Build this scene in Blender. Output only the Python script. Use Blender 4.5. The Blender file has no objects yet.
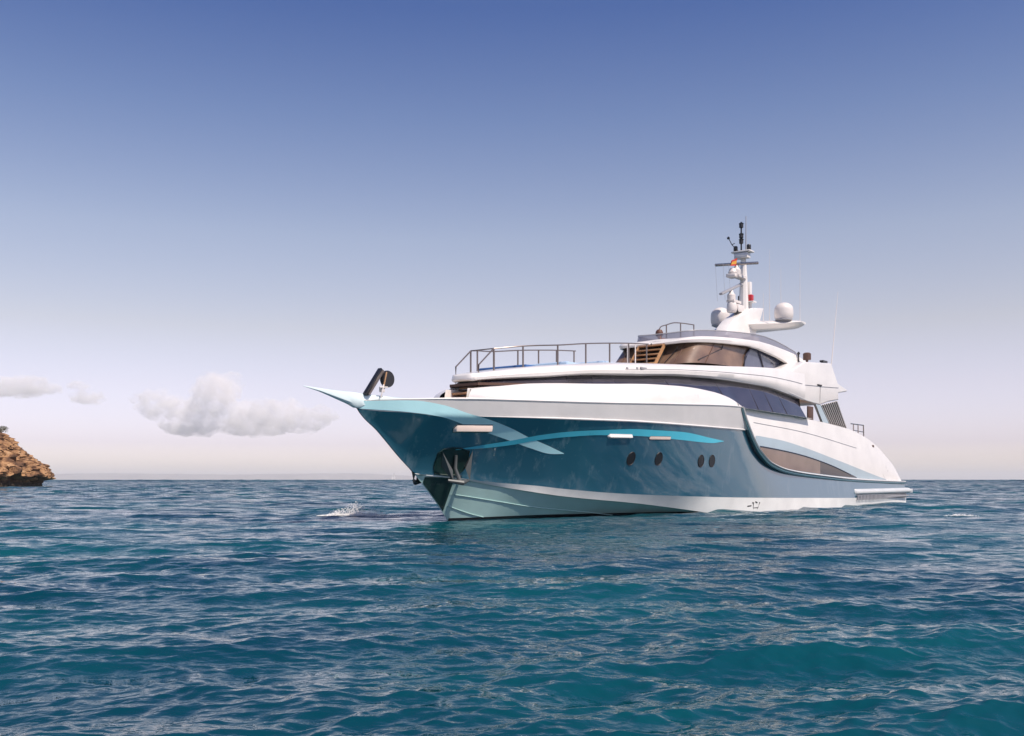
import bpy, bmesh, math, random
import numpy as np
from mathutils import Vector, Matrix, noise

R = math.radians
scene = bpy.context.scene
col = scene.collection
rng = random.Random(7)

# ------------------------------------------------------------------ camera, sky, sun, exposure
CAM_H = 1.107
cam_d = bpy.data.cameras.new('camera')
cam_d.sensor_width = 36.0
cam_d.lens = 35.0
cam_d.shift_y = 111.5 / 1024
cam_d.clip_start = 0.1
cam_d.clip_end = 60000
cam = bpy.data.objects.new('camera', cam_d)
col.objects.link(cam)
cam.location = (0, 0, CAM_H)
cam.rotation_euler = (R(90), 0, 0)
scene.camera = cam

SUN_EL = 54.0
SUN_DIR = Vector((0.70, -0.714, 0)).normalized() * math.cos(R(SUN_EL)) + Vector((0, 0, math.sin(R(SUN_EL))))

world = bpy.data.worlds.new('World')
scene.world = world
world.use_nodes = True
wn, wl = world.node_tree.nodes, world.node_tree.links
wn.clear()
w_out = wn.new('ShaderNodeOutputWorld')
w_bg = wn.new('ShaderNodeBackground')
w_bg.inputs['Strength'].default_value = 0.13
sky = wn.new('ShaderNodeTexSky')
sky.sky_type = 'NISHITA'
sky.sun_disc = False
sky.sun_elevation = R(SUN_EL)
sky.sun_rotation = math.atan2(SUN_DIR.x, SUN_DIR.y)
sky.altitude = 0
sky.air_density = 1.0
sky.dust_density = 1.2
sky.ozone_density = 2.0
# colour balance of the sky by elevation (a slightly violet, deep upper sky and a pale warm horizon)
tc = wn.new('ShaderNodeTexCoord')
sx = wn.new('ShaderNodeSeparateXYZ')
wl.new(tc.outputs['Generated'], sx.inputs[0])
ramp = wn.new('ShaderNodeValToRGB')
er = ramp.color_ramp
SKY_TINT = [(0.0, (1.80, 1.56, 1.62)), (0.035, (1.19, 0.985, 1.22)), (0.09, (1.22, 0.91, 0.965)), (0.147, (1.21, 0.865, 0.76)), (0.234, (1.08, 0.835, 0.77)),
            (0.34, (0.672, 0.626, 0.722)), (0.427, (0.368, 0.433, 0.66)), (1.0, (0.30, 0.36, 0.53))]
er.elements[0].position, er.elements[1].position = SKY_TINT[0][0], SKY_TINT[-1][0]
er.elements[0].color, er.elements[1].color = SKY_TINT[0][1] + (1,), SKY_TINT[-1][1] + (1,)
for p_, c_ in SKY_TINT[1:-1]:
    er.elements.new(p_).color = c_ + (1,)
wl.new(sx.outputs['Z'], ramp.inputs['Fac'])
mixw = wn.new('ShaderNodeMix')
mixw.data_type = 'RGBA'
mixw.blend_type = 'MULTIPLY'
mixw.inputs['Factor'].default_value = 1.0
wl.new(sky.outputs[0], mixw.inputs['A'])
wl.new(ramp.outputs['Color'], mixw.inputs['B'])
wl.new(mixw.outputs['Result'], w_bg.inputs['Color'])
wl.new(w_bg.outputs[0], w_out.inputs['Surface'])

sun_d = bpy.data.lights.new('sun', 'SUN')
sun_d.energy = 4.2
sun_d.angle = R(0.5)
sun_d.color = (1.0, 0.87, 0.75)
sun = bpy.data.objects.new('sun', sun_d)
col.objects.link(sun)
sun.rotation_euler = (-SUN_DIR).to_track_quat('-Z', 'Y').to_euler()

scene.view_settings.view_transform = 'Standard'
scene.view_settings.look = 'None'
scene.view_settings.exposure = 0.40
scene.view_settings.gamma = 1.0
scene.view_settings.use_curve_mapping = False
scene.render.engine = 'CYCLES'
cy = scene.cycles
cy.use_denoising = True
cy.max_bounces = 28
cy.diffuse_bounces = 3
cy.glossy_bounces = 4
cy.transparent_max_bounces = 12
cy.volume_bounces = 22
cy.volume_step_rate = 0.35
cy.volume_max_steps = 256
cy.caustics_reflective = False
cy.caustics_refractive = False
cy.sample_clamp_indirect = 6.0

# ------------------------------------------------------------------ materials
def new_mat(name):
    m = bpy.data.materials.new(name)
    m.use_nodes = True
    nt = m.node_tree
    return m, nt.nodes, nt.links, nt.nodes['Principled BSDF']

def noise_node(n, l, scale, detail=4, rough=0.55, coord='Object'):
    t = n.new('ShaderNodeTexCoord')
    x = n.new('ShaderNodeTexNoise')
    x.inputs['Scale'].default_value = scale
    x.inputs['Detail'].default_value = detail
    x.inputs['Roughness'].default_value = rough
    l.new(t.outputs[coord], x.inputs['Vector'])
    return x

def paint(name, colr, rough=0.25, coat=0.6, metallic=0.0, var=0.06, vscale=1.3, bump=0.0, ior=1.5):
    """glossy paint with faint weathering in tone and gloss"""
    m, n, l, b = new_mat(name)
    nz = noise_node(n, l, vscale, 5)
    rp = n.new('ShaderNodeValToRGB')
    rp.color_ramp.elements[0].position, rp.color_ramp.elements[1].position = 0.3, 0.7
    rp.color_ramp.elements[0].color = tuple(c * (1 - var) for c in colr) + (1,)
    rp.color_ramp.elements[1].color = tuple(min(1, c * (1 + var)) for c in colr) + (1,)
    l.new(nz.outputs['Fac'], rp.inputs['Fac'])
    l.new(rp.outputs['Color'], b.inputs['Base Color'])
    mr = n.new('ShaderNodeMapRange')
    mr.inputs['To Min'].default_value, mr.inputs['To Max'].default_value = rough * 0.75, rough * 1.3
    l.new(nz.outputs['Fac'], mr.inputs['Value'])
    l.new(mr.outputs[0], b.inputs['Roughness'])
    b.inputs['Metallic'].default_value = metallic
    b.inputs['Coat Weight'].default_value = coat
    b.inputs['Coat Roughness'].default_value = 0.04
    b.inputs['IOR'].default_value = ior
    if bump:
        bp = n.new('ShaderNodeBump')
        bp.inputs['Strength'].default_value = bump
        bp.inputs['Distance'].default_value = 0.02
        nb = noise_node(n, l, 2.2, 2)
        l.new(nb.outputs['Fac'], bp.inputs['Height'])
        l.new(bp.outputs[0], b.inputs['Normal'])
        l.new(bp.outputs[0], b.inputs['Coat Normal'])
    return m

M = {}
M['white'] = paint('white_gelcoat', (0.74, 0.72, 0.70), 0.3, 0.5)
M['boot'] = paint('white_bottom_paint', (0.78, 0.78, 0.76), 0.35, 0.25, var=0.08)
M['lower_bottom'] = paint('pale_green_lower_bottom', (0.36, 0.54, 0.52), 0.4, 0.2, var=0.08)  # pale green tone below the chine
M['silver'] = paint('pearl_grey_paint', (0.66, 0.65, 0.64), 0.15, 1.0, 0.15, bump=0.05)
M['strake'] = paint('dark_teal_rubber', (0.07, 0.15, 0.18), 0.3, 0.5)
M['palestripe'] = paint('ice_blue_stripe', (0.50, 0.83, 0.88), 0.3, 0.5)
M['stripe'] = paint('turquoise_stripe', (0.07, 0.47, 0.62), 0.3, 0.5)
M['prow'] = paint('pale_blue_paint', (0.70, 0.83, 0.85), 0.3, 0.5)
M['greyblue'] = paint('grey_blue_paint', (0.34, 0.44, 0.50), 0.3, 0.5)
M['plate'] = paint('dark_stem_plate', (0.012, 0.035, 0.032), 0.25, 0.2)
M['anchor'] = paint('galvanised_anchor', (0.10, 0.11, 0.11), 0.45, 0.0, 0.3)
M['black'] = paint('black_metal', (0.012, 0.012, 0.014), 0.35, 0.2)
M['dark'] = paint('dark_recess', (0.02, 0.018, 0.02), 0.5, 0.0)
M['grey'] = paint('grey_fittings', (0.33, 0.33, 0.35), 0.35, 0.2)
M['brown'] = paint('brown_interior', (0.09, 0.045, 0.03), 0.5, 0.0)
M['teak'] = paint('teak_wood', (0.38, 0.21, 0.10), 0.5, 0.1, var=0.2, vscale=6)
M['steel'] = paint('stainless_steel', (0.42, 0.37, 0.34), 0.18, 0.0, 1.0)
M['rail'] = paint('rail_steel', (0.20, 0.17, 0.16), 0.3, 0.0, 0.6)
M['fairlead'] = paint('warm_steel', (0.80, 0.66, 0.58), 0.35, 0.0, 0.0)
M['lightgrey'] = paint('light_grey_gelcoat', (0.58, 0.60, 0.61), 0.35, 0.3)
M['red'] = paint('red_lamp_housing', (0.45, 0.02, 0.03), 0.35, 0.2)
M['pad'] = paint('blue_cushion', (0.03, 0.10, 0.28), 0.8, 0.0, var=0.15, vscale=4)
M['padlight'] = paint('pale_blue_cushion', (0.33, 0.46, 0.62), 0.8, 0.0, var=0.1, vscale=4)
M['ivory'] = paint('ivory_dome', (0.68, 0.64, 0.62), 0.4, 0.15)
M['skin'] = paint('skin', (0.46, 0.25, 0.17), 0.55, 0.0)
M['hair'] = paint('brown_hair', (0.10, 0.04, 0.025), 0.6, 0.0)
M['shirt'] = paint('pink_shirt', (0.50, 0.28, 0.25), 0.8, 0.0)
M['flagred'] = paint('red_cloth', (0.42, 0.03, 0.02), 0.8, 0.0)
M['flagyellow'] = paint('yellow_cloth', (0.55, 0.27, 0.03), 0.8, 0.0)
M['sail'] = paint('sail_cloth', (0.6, 0.6, 0.6), 0.8, 0.0)

def glass_mat(name, colr, rough=0.06, var=0.25, vscale=0.8, ior=1.55):
    m = paint(name, colr, rough, 0.3, 0.0, var, vscale, ior=ior)
    return m
M['glass'] = glass_mat('tinted_window_glass', (0.038, 0.035, 0.048), 0.04, 0.35, 1.4)
M['sideglass'] = glass_mat('blue_tinted_glass', (0.075, 0.085, 0.13))
M['mullion'] = paint('window_mullion', (0.05, 0.05, 0.07), 0.25, 0.2)
M['litglass'] = glass_mat('lit_brown_glass', (0.17, 0.12, 0.10), 0.1)
M['darkglass'] = glass_mat('dark_glass', (0.03, 0.022, 0.025), 0.1)

def screen_mat():                       # tan sun mesh behind the wheelhouse glass
    m, n, l, b = new_mat('tan_windscreen_mesh')
    nz = noise_node(n, l, 1.1, 4)
    rp = n.new('ShaderNodeValToRGB')
    rp.color_ramp.elements[0].position, rp.color_ramp.elements[1].position = 0.3, 0.75
    rp.color_ramp.elements[0].color = (0.075, 0.042, 0.028, 1)
    rp.color_ramp.elements[1].color = (0.22, 0.135, 0.085, 1)
    l.new(nz.outputs['Fac'], rp.inputs['Fac'])
    l.new(rp.outputs['Color'], b.inputs['Base Color'])
    b.inputs['Roughness'].default_value = 0.5
    b.inputs['Coat Weight'].default_value = 0.8
    b.inputs['Coat Roughness'].default_value = 0.05
    return m
M['windscreen'] = screen_mat()

def hull_mat():
    """deep teal gloss with painted streaks of light off the water and a slightly uneven skin that breaks up reflections"""
    m, n, l, b = new_mat('teal_hull_paint')
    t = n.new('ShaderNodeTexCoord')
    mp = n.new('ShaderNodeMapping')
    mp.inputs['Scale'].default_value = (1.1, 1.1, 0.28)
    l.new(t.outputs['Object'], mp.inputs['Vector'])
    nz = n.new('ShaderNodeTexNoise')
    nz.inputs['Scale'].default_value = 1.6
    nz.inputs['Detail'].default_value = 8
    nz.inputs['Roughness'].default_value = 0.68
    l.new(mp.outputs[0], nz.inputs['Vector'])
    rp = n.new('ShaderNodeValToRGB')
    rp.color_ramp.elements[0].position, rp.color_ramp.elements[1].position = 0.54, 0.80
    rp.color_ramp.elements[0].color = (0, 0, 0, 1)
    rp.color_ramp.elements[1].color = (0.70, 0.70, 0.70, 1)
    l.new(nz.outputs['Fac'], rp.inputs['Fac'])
    # flecks painted in as sun glitter thrown up by the water
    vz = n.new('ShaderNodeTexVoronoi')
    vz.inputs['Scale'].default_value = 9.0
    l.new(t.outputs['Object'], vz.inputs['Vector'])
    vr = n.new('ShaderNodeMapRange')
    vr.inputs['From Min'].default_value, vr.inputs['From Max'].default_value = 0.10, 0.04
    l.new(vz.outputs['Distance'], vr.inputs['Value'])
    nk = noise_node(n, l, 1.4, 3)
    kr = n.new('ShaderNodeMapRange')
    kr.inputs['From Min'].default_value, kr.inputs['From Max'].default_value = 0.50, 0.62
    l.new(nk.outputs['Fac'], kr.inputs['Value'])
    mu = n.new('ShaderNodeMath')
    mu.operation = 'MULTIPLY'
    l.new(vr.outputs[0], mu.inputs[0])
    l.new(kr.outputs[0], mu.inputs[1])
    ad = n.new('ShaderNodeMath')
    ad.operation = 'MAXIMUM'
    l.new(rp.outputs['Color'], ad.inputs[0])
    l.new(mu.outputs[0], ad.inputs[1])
    # the painted water light is strongest on the forward half of the hull
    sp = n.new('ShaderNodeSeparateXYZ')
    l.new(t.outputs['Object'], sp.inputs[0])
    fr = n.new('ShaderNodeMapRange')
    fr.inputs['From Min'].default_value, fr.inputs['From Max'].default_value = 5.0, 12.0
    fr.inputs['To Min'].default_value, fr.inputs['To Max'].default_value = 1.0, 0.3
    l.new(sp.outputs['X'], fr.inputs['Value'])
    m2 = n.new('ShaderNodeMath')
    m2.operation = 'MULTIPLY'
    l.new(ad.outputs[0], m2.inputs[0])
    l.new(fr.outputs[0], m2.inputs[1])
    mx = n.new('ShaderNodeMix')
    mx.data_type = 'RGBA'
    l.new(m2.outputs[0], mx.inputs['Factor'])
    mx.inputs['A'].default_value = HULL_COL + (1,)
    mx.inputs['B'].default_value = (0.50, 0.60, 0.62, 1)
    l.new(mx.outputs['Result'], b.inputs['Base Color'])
    b.inputs['Roughness'].default_value = 0.42
    b.inputs['Metallic'].default_value = 0.65
    b.inputs['Coat Weight'].default_value = 1.0
    b.inputs['Coat Roughness'].default_value = 0.06
    b.inputs['Coat IOR'].default_value = 2.8
    bp = n.new('ShaderNodeBump')
    bp.inputs['Strength'].default_value = 0.11
    bp.inputs['Distance'].default_value = 0.03
    nb = noise_node(n, l, 1.7, 2)
    l.new(nb.outputs['Fac'], bp.inputs['Height'])
    l.new(bp.outputs[0], b.inputs['Coat Normal'])
    return m
HULL_COL = (0.038, 0.168, 0.25)
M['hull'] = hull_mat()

def fly_glass():
    m, n, l, b = new_mat('smoked_screen')
    out = n['Material Output']
    tr = n.new('ShaderNodeBsdfTransparent')
    tr.inputs['Color'].default_value = (0.55, 0.55, 0.62, 1)
    b.inputs['Base Color'].default_value = (0.22, 0.22, 0.26, 1)
    b.inputs['Roughness'].default_value = 0.05
    mx = n.new('ShaderNodeMixShader')
    mx.inputs[0].default_value = 0.55
    l.new(tr.outputs[0], mx.inputs[1])
    l.new(b.outputs[0], mx.inputs[2])
    l.new(mx.outputs[0], out.inputs['Surface'])
    return m
M['flyglass'] = fly_glass()

def water_mat():
    m, n, l, b = new_mat('sea_water')
    t = n.new('ShaderNodeTexCoord')
    nz = n.new('ShaderNodeTexNoise')
    nz.inputs['Scale'].default_value = 0.16
    nz.inputs['Detail'].default_value = 4
    l.new(t.outputs['Object'], nz.inputs['Vector'])
    rp = n.new('ShaderNodeValToRGB')
    rp.color_ramp.elements[0].position, rp.color_ramp.elements[1].position = 0.35, 0.65
    rp.color_ramp.elements[0].color = WATER_A + (1,)
    rp.color_ramp.elements[1].color = WATER_B + (1,)
    l.new(nz.outputs['Fac'], rp.inputs['Fac'])
    l.new(rp.outputs['Color'], b.inputs['Base Color'])
    b.inputs['Roughness'].default_value = 0.035
    b.inputs['IOR'].default_value = 1.333
    # ripples finer than the modelled waves
    h = None
    for sc_, amp, stretch in ((0.35, 0.40, 0.4), (0.9, 0.20, 0.45), (3.2, 0.05, 0.5), (9.0, 0.028, 0.55), (24.0, 0.011, 0.7)):
        mp = n.new('ShaderNodeMapping')
        mp.inputs['Scale'].default_value = (stretch, 1, 1)
        mp.inputs['Rotation'].default_value = (0, 0, rng.uniform(-0.3, 0.3))
        l.new(t.outputs['Object'], mp.inputs['Vector'])
        x = n.new('ShaderNodeTexNoise')
        x.inputs['Scale'].default_value = sc_
        x.inputs['Detail'].default_value = 2
        l.new(mp.outputs[0], x.inputs['Vector'])
        mm = n.new('ShaderNodeMath')
        mm.operation = 'MULTIPLY'
        mm.inputs[1].default_value = amp
        l.new(x.outputs['Fac'], mm.inputs[0])
        if h is None:
            h = mm
        else:
            a = n.new('ShaderNodeMath')
            l.new(h.outputs[0], a.inputs[0])
            l.new(mm.outputs[0], a.inputs[1])
            h = a
    bp = n.new('ShaderNodeBump')
    bp.inputs['Strength'].default_value = 1.0
    bp.inputs['Distance'].default_value = 1.0
    # inshore the waves are modelled down to ripples; offshore the ripple texture carries the small ones
    ln = n.new('ShaderNodeVectorMath')
    ln.operation = 'LENGTH'
    l.new(t.outputs['Object'], ln.inputs[0])
    dm = n.new('ShaderNodeMapRange')
    dm.interpolation_type = 'SMOOTHSTEP'
    dm.inputs['From Min'].default_value, dm.inputs['From Max'].default_value = 8.0, 90.0
    dm.inputs['To Min'].default_value, dm.inputs['To Max'].default_value = 0.45, 1.5
    l.new(ln.outputs['Value'], dm.inputs['Value'])
    hm_ = n.new('ShaderNodeMath')
    hm_.operation = 'MULTIPLY'
    l.new(h.outputs[0], hm_.inputs[0])
    l.new(dm.outputs[0], hm_.inputs[1])
    l.new(hm_.outputs[0], bp.inputs['Height'])
    l.new(bp.outputs[0], b.inputs['Normal'])
    b.inputs['Specular Tint'].default_value = (0.80, 0.92, 1.0, 1)
    # far off, waves too small to model act as surface roughness
    rm = n.new('ShaderNodeMapRange')
    rm.inputs['From Min'].default_value, rm.inputs['From Max'].default_value = 60.0, 600.0
    rm.inputs['To Min'].default_value, rm.inputs['To Max'].default_value = 0.03, 0.30
    l.new(ln.outputs['Value'], rm.inputs['Value'])
    l.new(rm.outputs[0], b.inputs['Roughness'])
    return m
WATER_A = (0.001, 0.027, 0.050)
WATER_B = (0.002, 0.066, 0.082)
M['water'] = water_mat()

def foam_mat():
    m, n, l, b = new_mat('white_foam')
    b.inputs['Base Color'].default_value = (0.88, 0.87, 0.86, 1)
    b.inputs['Roughness'].default_value = 0.6
    b.inputs['Subsurface Weight'].default_value = 0.0
    return m
M['foam'] = foam_mat()

def rock_mat():
    m, n, l, b = new_mat('ochre_limestone')
    nz = noise_node(n, l, 0.55, 8, 0.7)
    rp = n.new('ShaderNodeValToRGB')
    e = rp.color_ramp
    e.elements[0].position, e.elements[1].position = 0.32, 0.72
    e.elements[0].color = (0.045, 0.026, 0.017, 1)  # dark end stands for crevice shade, painted in as random mottling
    e.elements[1].color = (0.46, 0.31, 0.18, 1)
    e.elements.new(0.45).color = (0.14, 0.07, 0.035, 1)
    e.elements.new(0.55).color = (0.36, 0.20, 0.095, 1)
    l.new(nz.outputs['Fac'], rp.inputs['Fac'])
    # wet, weed-dark tide band
    t = n.new('ShaderNodeTexCoord')
    sp = n.new('ShaderNodeSeparateXYZ')
    l.new(t.outputs['Object'], sp.inputs[0])
    mr = n.new('ShaderNodeMapRange')
    mr.inputs['From Min'].default_value, mr.inputs['From Max'].default_value = 0.5, 1.3
    l.new(sp.outputs['Z'], mr.inputs['Value'])
    mx = n.new('ShaderNodeMix')
    mx.data_type = 'RGBA'
    l.new(mr.outputs[0], mx.inputs['Factor'])
    mx.inputs['A'].default_value = (0.035, 0.022, 0.012, 1)
    l.new(rp.outputs['Color'], mx.inputs['B'])
    l.new(mx.outputs['Result'], b.inputs['Base Color'])
    b.inputs['Roughness'].default_value = 0.9
    bp = n.new('ShaderNodeBump')
    bp.inputs['Strength'].default_value = 0.9
    bp.inputs['Distance'].default_value = 0.25
    nb = noise_node(n, l, 2.2, 6, 0.7)
    l.new(nb.outputs['Fac'], bp.inputs['Height'])
    l.new(bp.outputs[0], b.inputs['Normal'])
    return m
M['rock'] = rock_mat()
M['leaf'] = paint('dry_green_leaf', (0.085, 0.085, 0.035), 0.7, 0.0, var=0.4, vscale=1.5)
M['twig'] = paint('shrub_wood', (0.12, 0.08, 0.05), 0.8, 0.0)
M['land'] = paint('far_hills', (0.22, 0.20, 0.18), 0.9, 0.0, var=0.3, vscale=0.004)

# ------------------------------------------------------------------ mesh helpers
def tag(o, label=None, cat=None, group=None, kind=None):
    if label: o['label'] = label
    if cat: o['category'] = cat
    if group: o['group'] = group
    if kind: o['kind'] = kind
    return o

class MB:
    """collects shapes and links them as ONE mesh object. Ship points are (s, b, z): aft, to port, up."""
    def __init__(self):
        self.v, self.f, self.mi = [], [], []
    def add(self, verts, faces, mi=0):
        o = len(self.v)
        self.v += [tuple(map(float, p)) for p in verts]
        self.f += [tuple(i + o for i in fc) for fc in faces]
        self.mi += [mi] * len(faces)
    def grid(self, rows, mi=0, closed_rows=False):
        n, m = len(rows), len(rows[0])
        vs = [p for r in rows for p in r]
        fs = []
        for i in range(n - (0 if closed_rows else 1)):
            for j in range(m - 1):
                a, b = i * m + j, ((i + 1) % n) * m + j
                fs.append((a, b, b + 1, a + 1))
        self.add(vs, fs, mi)
    def both(self, rows, mi=0):
        self.grid(rows, mi)
        self.grid([[(s, -b, z) for s, b, z in r] for r in rows], mi)
    def tube(self, path, r, n=8, cap=True, mi=0):
        path = [Vector(p) for p in path]
        rs = r if isinstance(r, (list, tuple)) else [r] * len(path)
        rings = []
        for i, p in enumerate(path):
            d = (path[min(i + 1, len(path) - 1)] - path[max(i - 1, 0)]).normalized()
            up = Vector((0, 0, 1)) if abs(d.z) < 0.9 else Vector((1, 0, 0))
            x = d.cross(up).normalized()
            y = d.cross(x)
            rings.append([p + (x * math.cos(2 * math.pi * k / n) + y * math.sin(2 * math.pi * k / n)) * rs[i] for k in range(n)])
        vs = [q for g in rings for q in g]
        fs = []
        for i in range(len(rings) - 1):
            for k in range(n):
                fs.append((i * n + k, i * n + (k + 1) % n, (i + 1) * n + (k + 1) % n, (i + 1) * n + k))
        if cap:
            fs.append(tuple(range(n)))
            fs.append(tuple((len(rings) - 1) * n + k for k in range(n)))
        self.add(vs, fs, mi)
    def lathe(self, c, prof, n=24, mi=0, axis='z'):
        """prof: (radius, height) pairs"""
        c = Vector(c)
        vs, fs = [], []
        for rr, hh in prof:
            for k in range(n):
                a = 2 * math.pi * k / n
                d = (rr * math.cos(a), rr * math.sin(a), hh) if axis == 'z' else ((rr * math.cos(a), hh, rr * math.sin(a)) if axis == 'y' else (hh, rr * math.cos(a), rr * math.sin(a)))
                vs.append(c + Vector(d))
        for i in range(len(prof) - 1):
            for k in range(n):
                fs.append((i * n + k, i * n + (k + 1) % n, (i + 1) * n + (k + 1) % n, (i + 1) * n + k))
        if prof[0][0] > 1e-4: fs.append(tuple(range(n)))
        if prof[-1][0] > 1e-4: fs.append(tuple((len(prof) - 1) * n + k for k in range(n)))
        self.add(vs, fs, mi)
    def box(self, c, d, rot=None, mi=0):
        c = Vector(c)
        vs = []
        for x in (-1, 1):
            for y in (-1, 1):
                for z in (-1, 1):
                    q = Vector((x * d[0] / 2, y * d[1] / 2, z * d[2] / 2))
                    if rot is not None: q = rot @ q
                    vs.append(c + q)
        self.add(vs, [(0, 1, 3, 2), (4, 6, 7, 5), (0, 4, 5, 1), (2, 3, 7, 6), (0, 2, 6, 4), (1, 5, 7, 3)], mi)
    def prism(self, poly, b0, b1, mi=0):
        """poly of (s, z) points swept from b0 to b1"""
        n = len(poly)
        vs = [(s, b0, z) for s, z in poly] + [(s, b1, z) for s, z in poly]
        fs = [tuple(range(n)), tuple(range(n, 2 * n))] + [(i, (i + 1) % n, n + (i + 1) % n, n + i) for i in range(n)]
        self.add(vs, fs, mi)
    def build(self, name, mat, parent=None, ship=True, sharp=32, bevel=0.0, seg=2):
        me = bpy.data.meshes.new(name)
        vs = [(s, -b, z) for s, b, z in self.v] if ship else self.v
        me.from_pydata(vs, [], self.f)
        mats = mat if isinstance(mat, list) else [mat]
        for m_ in mats: me.materials.append(m_)
        if len(mats) > 1: me.polygons.foreach_set('material_index', self.mi)
        bm = bmesh.new()
        bm.from_mesh(me)
        bmesh.ops.remove_doubles(bm, verts=bm.verts, dist=1e-4)
        bmesh.ops.dissolve_degenerate(bm, edges=bm.edges, dist=1e-5)
        bmesh.ops.recalc_face_normals(bm, faces=bm.faces)
        if bevel:
            ed = [e for e in bm.edges if len(e.link_faces) == 2 and e.calc_face_angle(0) > R(40)]
            bmesh.ops.bevel(bm, geom=ed, offset=bevel, segments=seg, affect='EDGES', profile=0.5, clamp_overlap=True)
        for fc in bm.faces: fc.smooth = True
        for e in bm.edges:
            if len(e.link_faces) == 2 and e.calc_face_angle(0) > R(sharp): e.smooth = False
        bm.to_mesh(me)
        bm.free()
        o = bpy.data.objects.new(name, me)
        col.objects.link(o)
        if parent is not None: o.parent = parent
        ys = np.array([v.co.y for v in me.vertices])
        if ship and parent is not None and (ys > 1e-3).any() and (ys < -1e-3).any() and (abs(ys) > 1e-3).all():
            cross = any(min(ys[list(f.vertices)]) < 0 < max(ys[list(f.vertices)]) for f in me.polygons)
            if not cross:                                     # a port piece and a starboard piece: one object each
                me2 = me.copy()
                for m_, keep in ((me, -1), (me2, 1)):
                    b_ = bmesh.new(); b_.from_mesh(m_)
                    bmesh.ops.delete(b_, geom=[v for v in b_.verts if v.co.y * keep < 0], context='VERTS')
                    b_.to_mesh(m_); b_.free()
                o2 = bpy.data.objects.new(name, me2)
                col.objects.link(o2)
                o2.parent = parent
        return o

def pch(T):
    """monotone cubic through (x, y) points"""
    x = np.array([p[0] for p in T], float)
    y = np.array([p[1] for p in T], float)
    h = np.diff(x)
    d = np.diff(y) / h
    m = np.zeros_like(x)
    m[0], m[-1] = d[0], d[-1]
    for i in range(1, len(x) - 1):
        if d[i - 1] * d[i] > 0:
            w1, w2 = 2 * h[i] + h[i - 1], h[i] + 2 * h[i - 1]
            m[i] = (w1 + w2) / (w1 / d[i - 1] + w2 / d[i])
    def fn(t):
        t = min(max(t, x[0]), x[-1])
        i = min(int(np.searchsorted(x, t, side='right')) - 1, len(x) - 2)
        i = max(i, 0)
        u = (t - x[i]) / h[i]
        return float((2 * u**3 - 3 * u**2 + 1) * y[i] + (u**3 - 2 * u**2 + u) * h[i] * m[i] + (-2 * u**3 + 3 * u**2) * y[i + 1] + (u**3 - u**2) * h[i] * m[i + 1])
    return fn

def lerp(a, b, t): return a + (b - a) * t
def span(a, b, n, p=1.0): return [a + (b - a) * (i / (n - 1)) ** p for i in range(n)]

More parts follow.
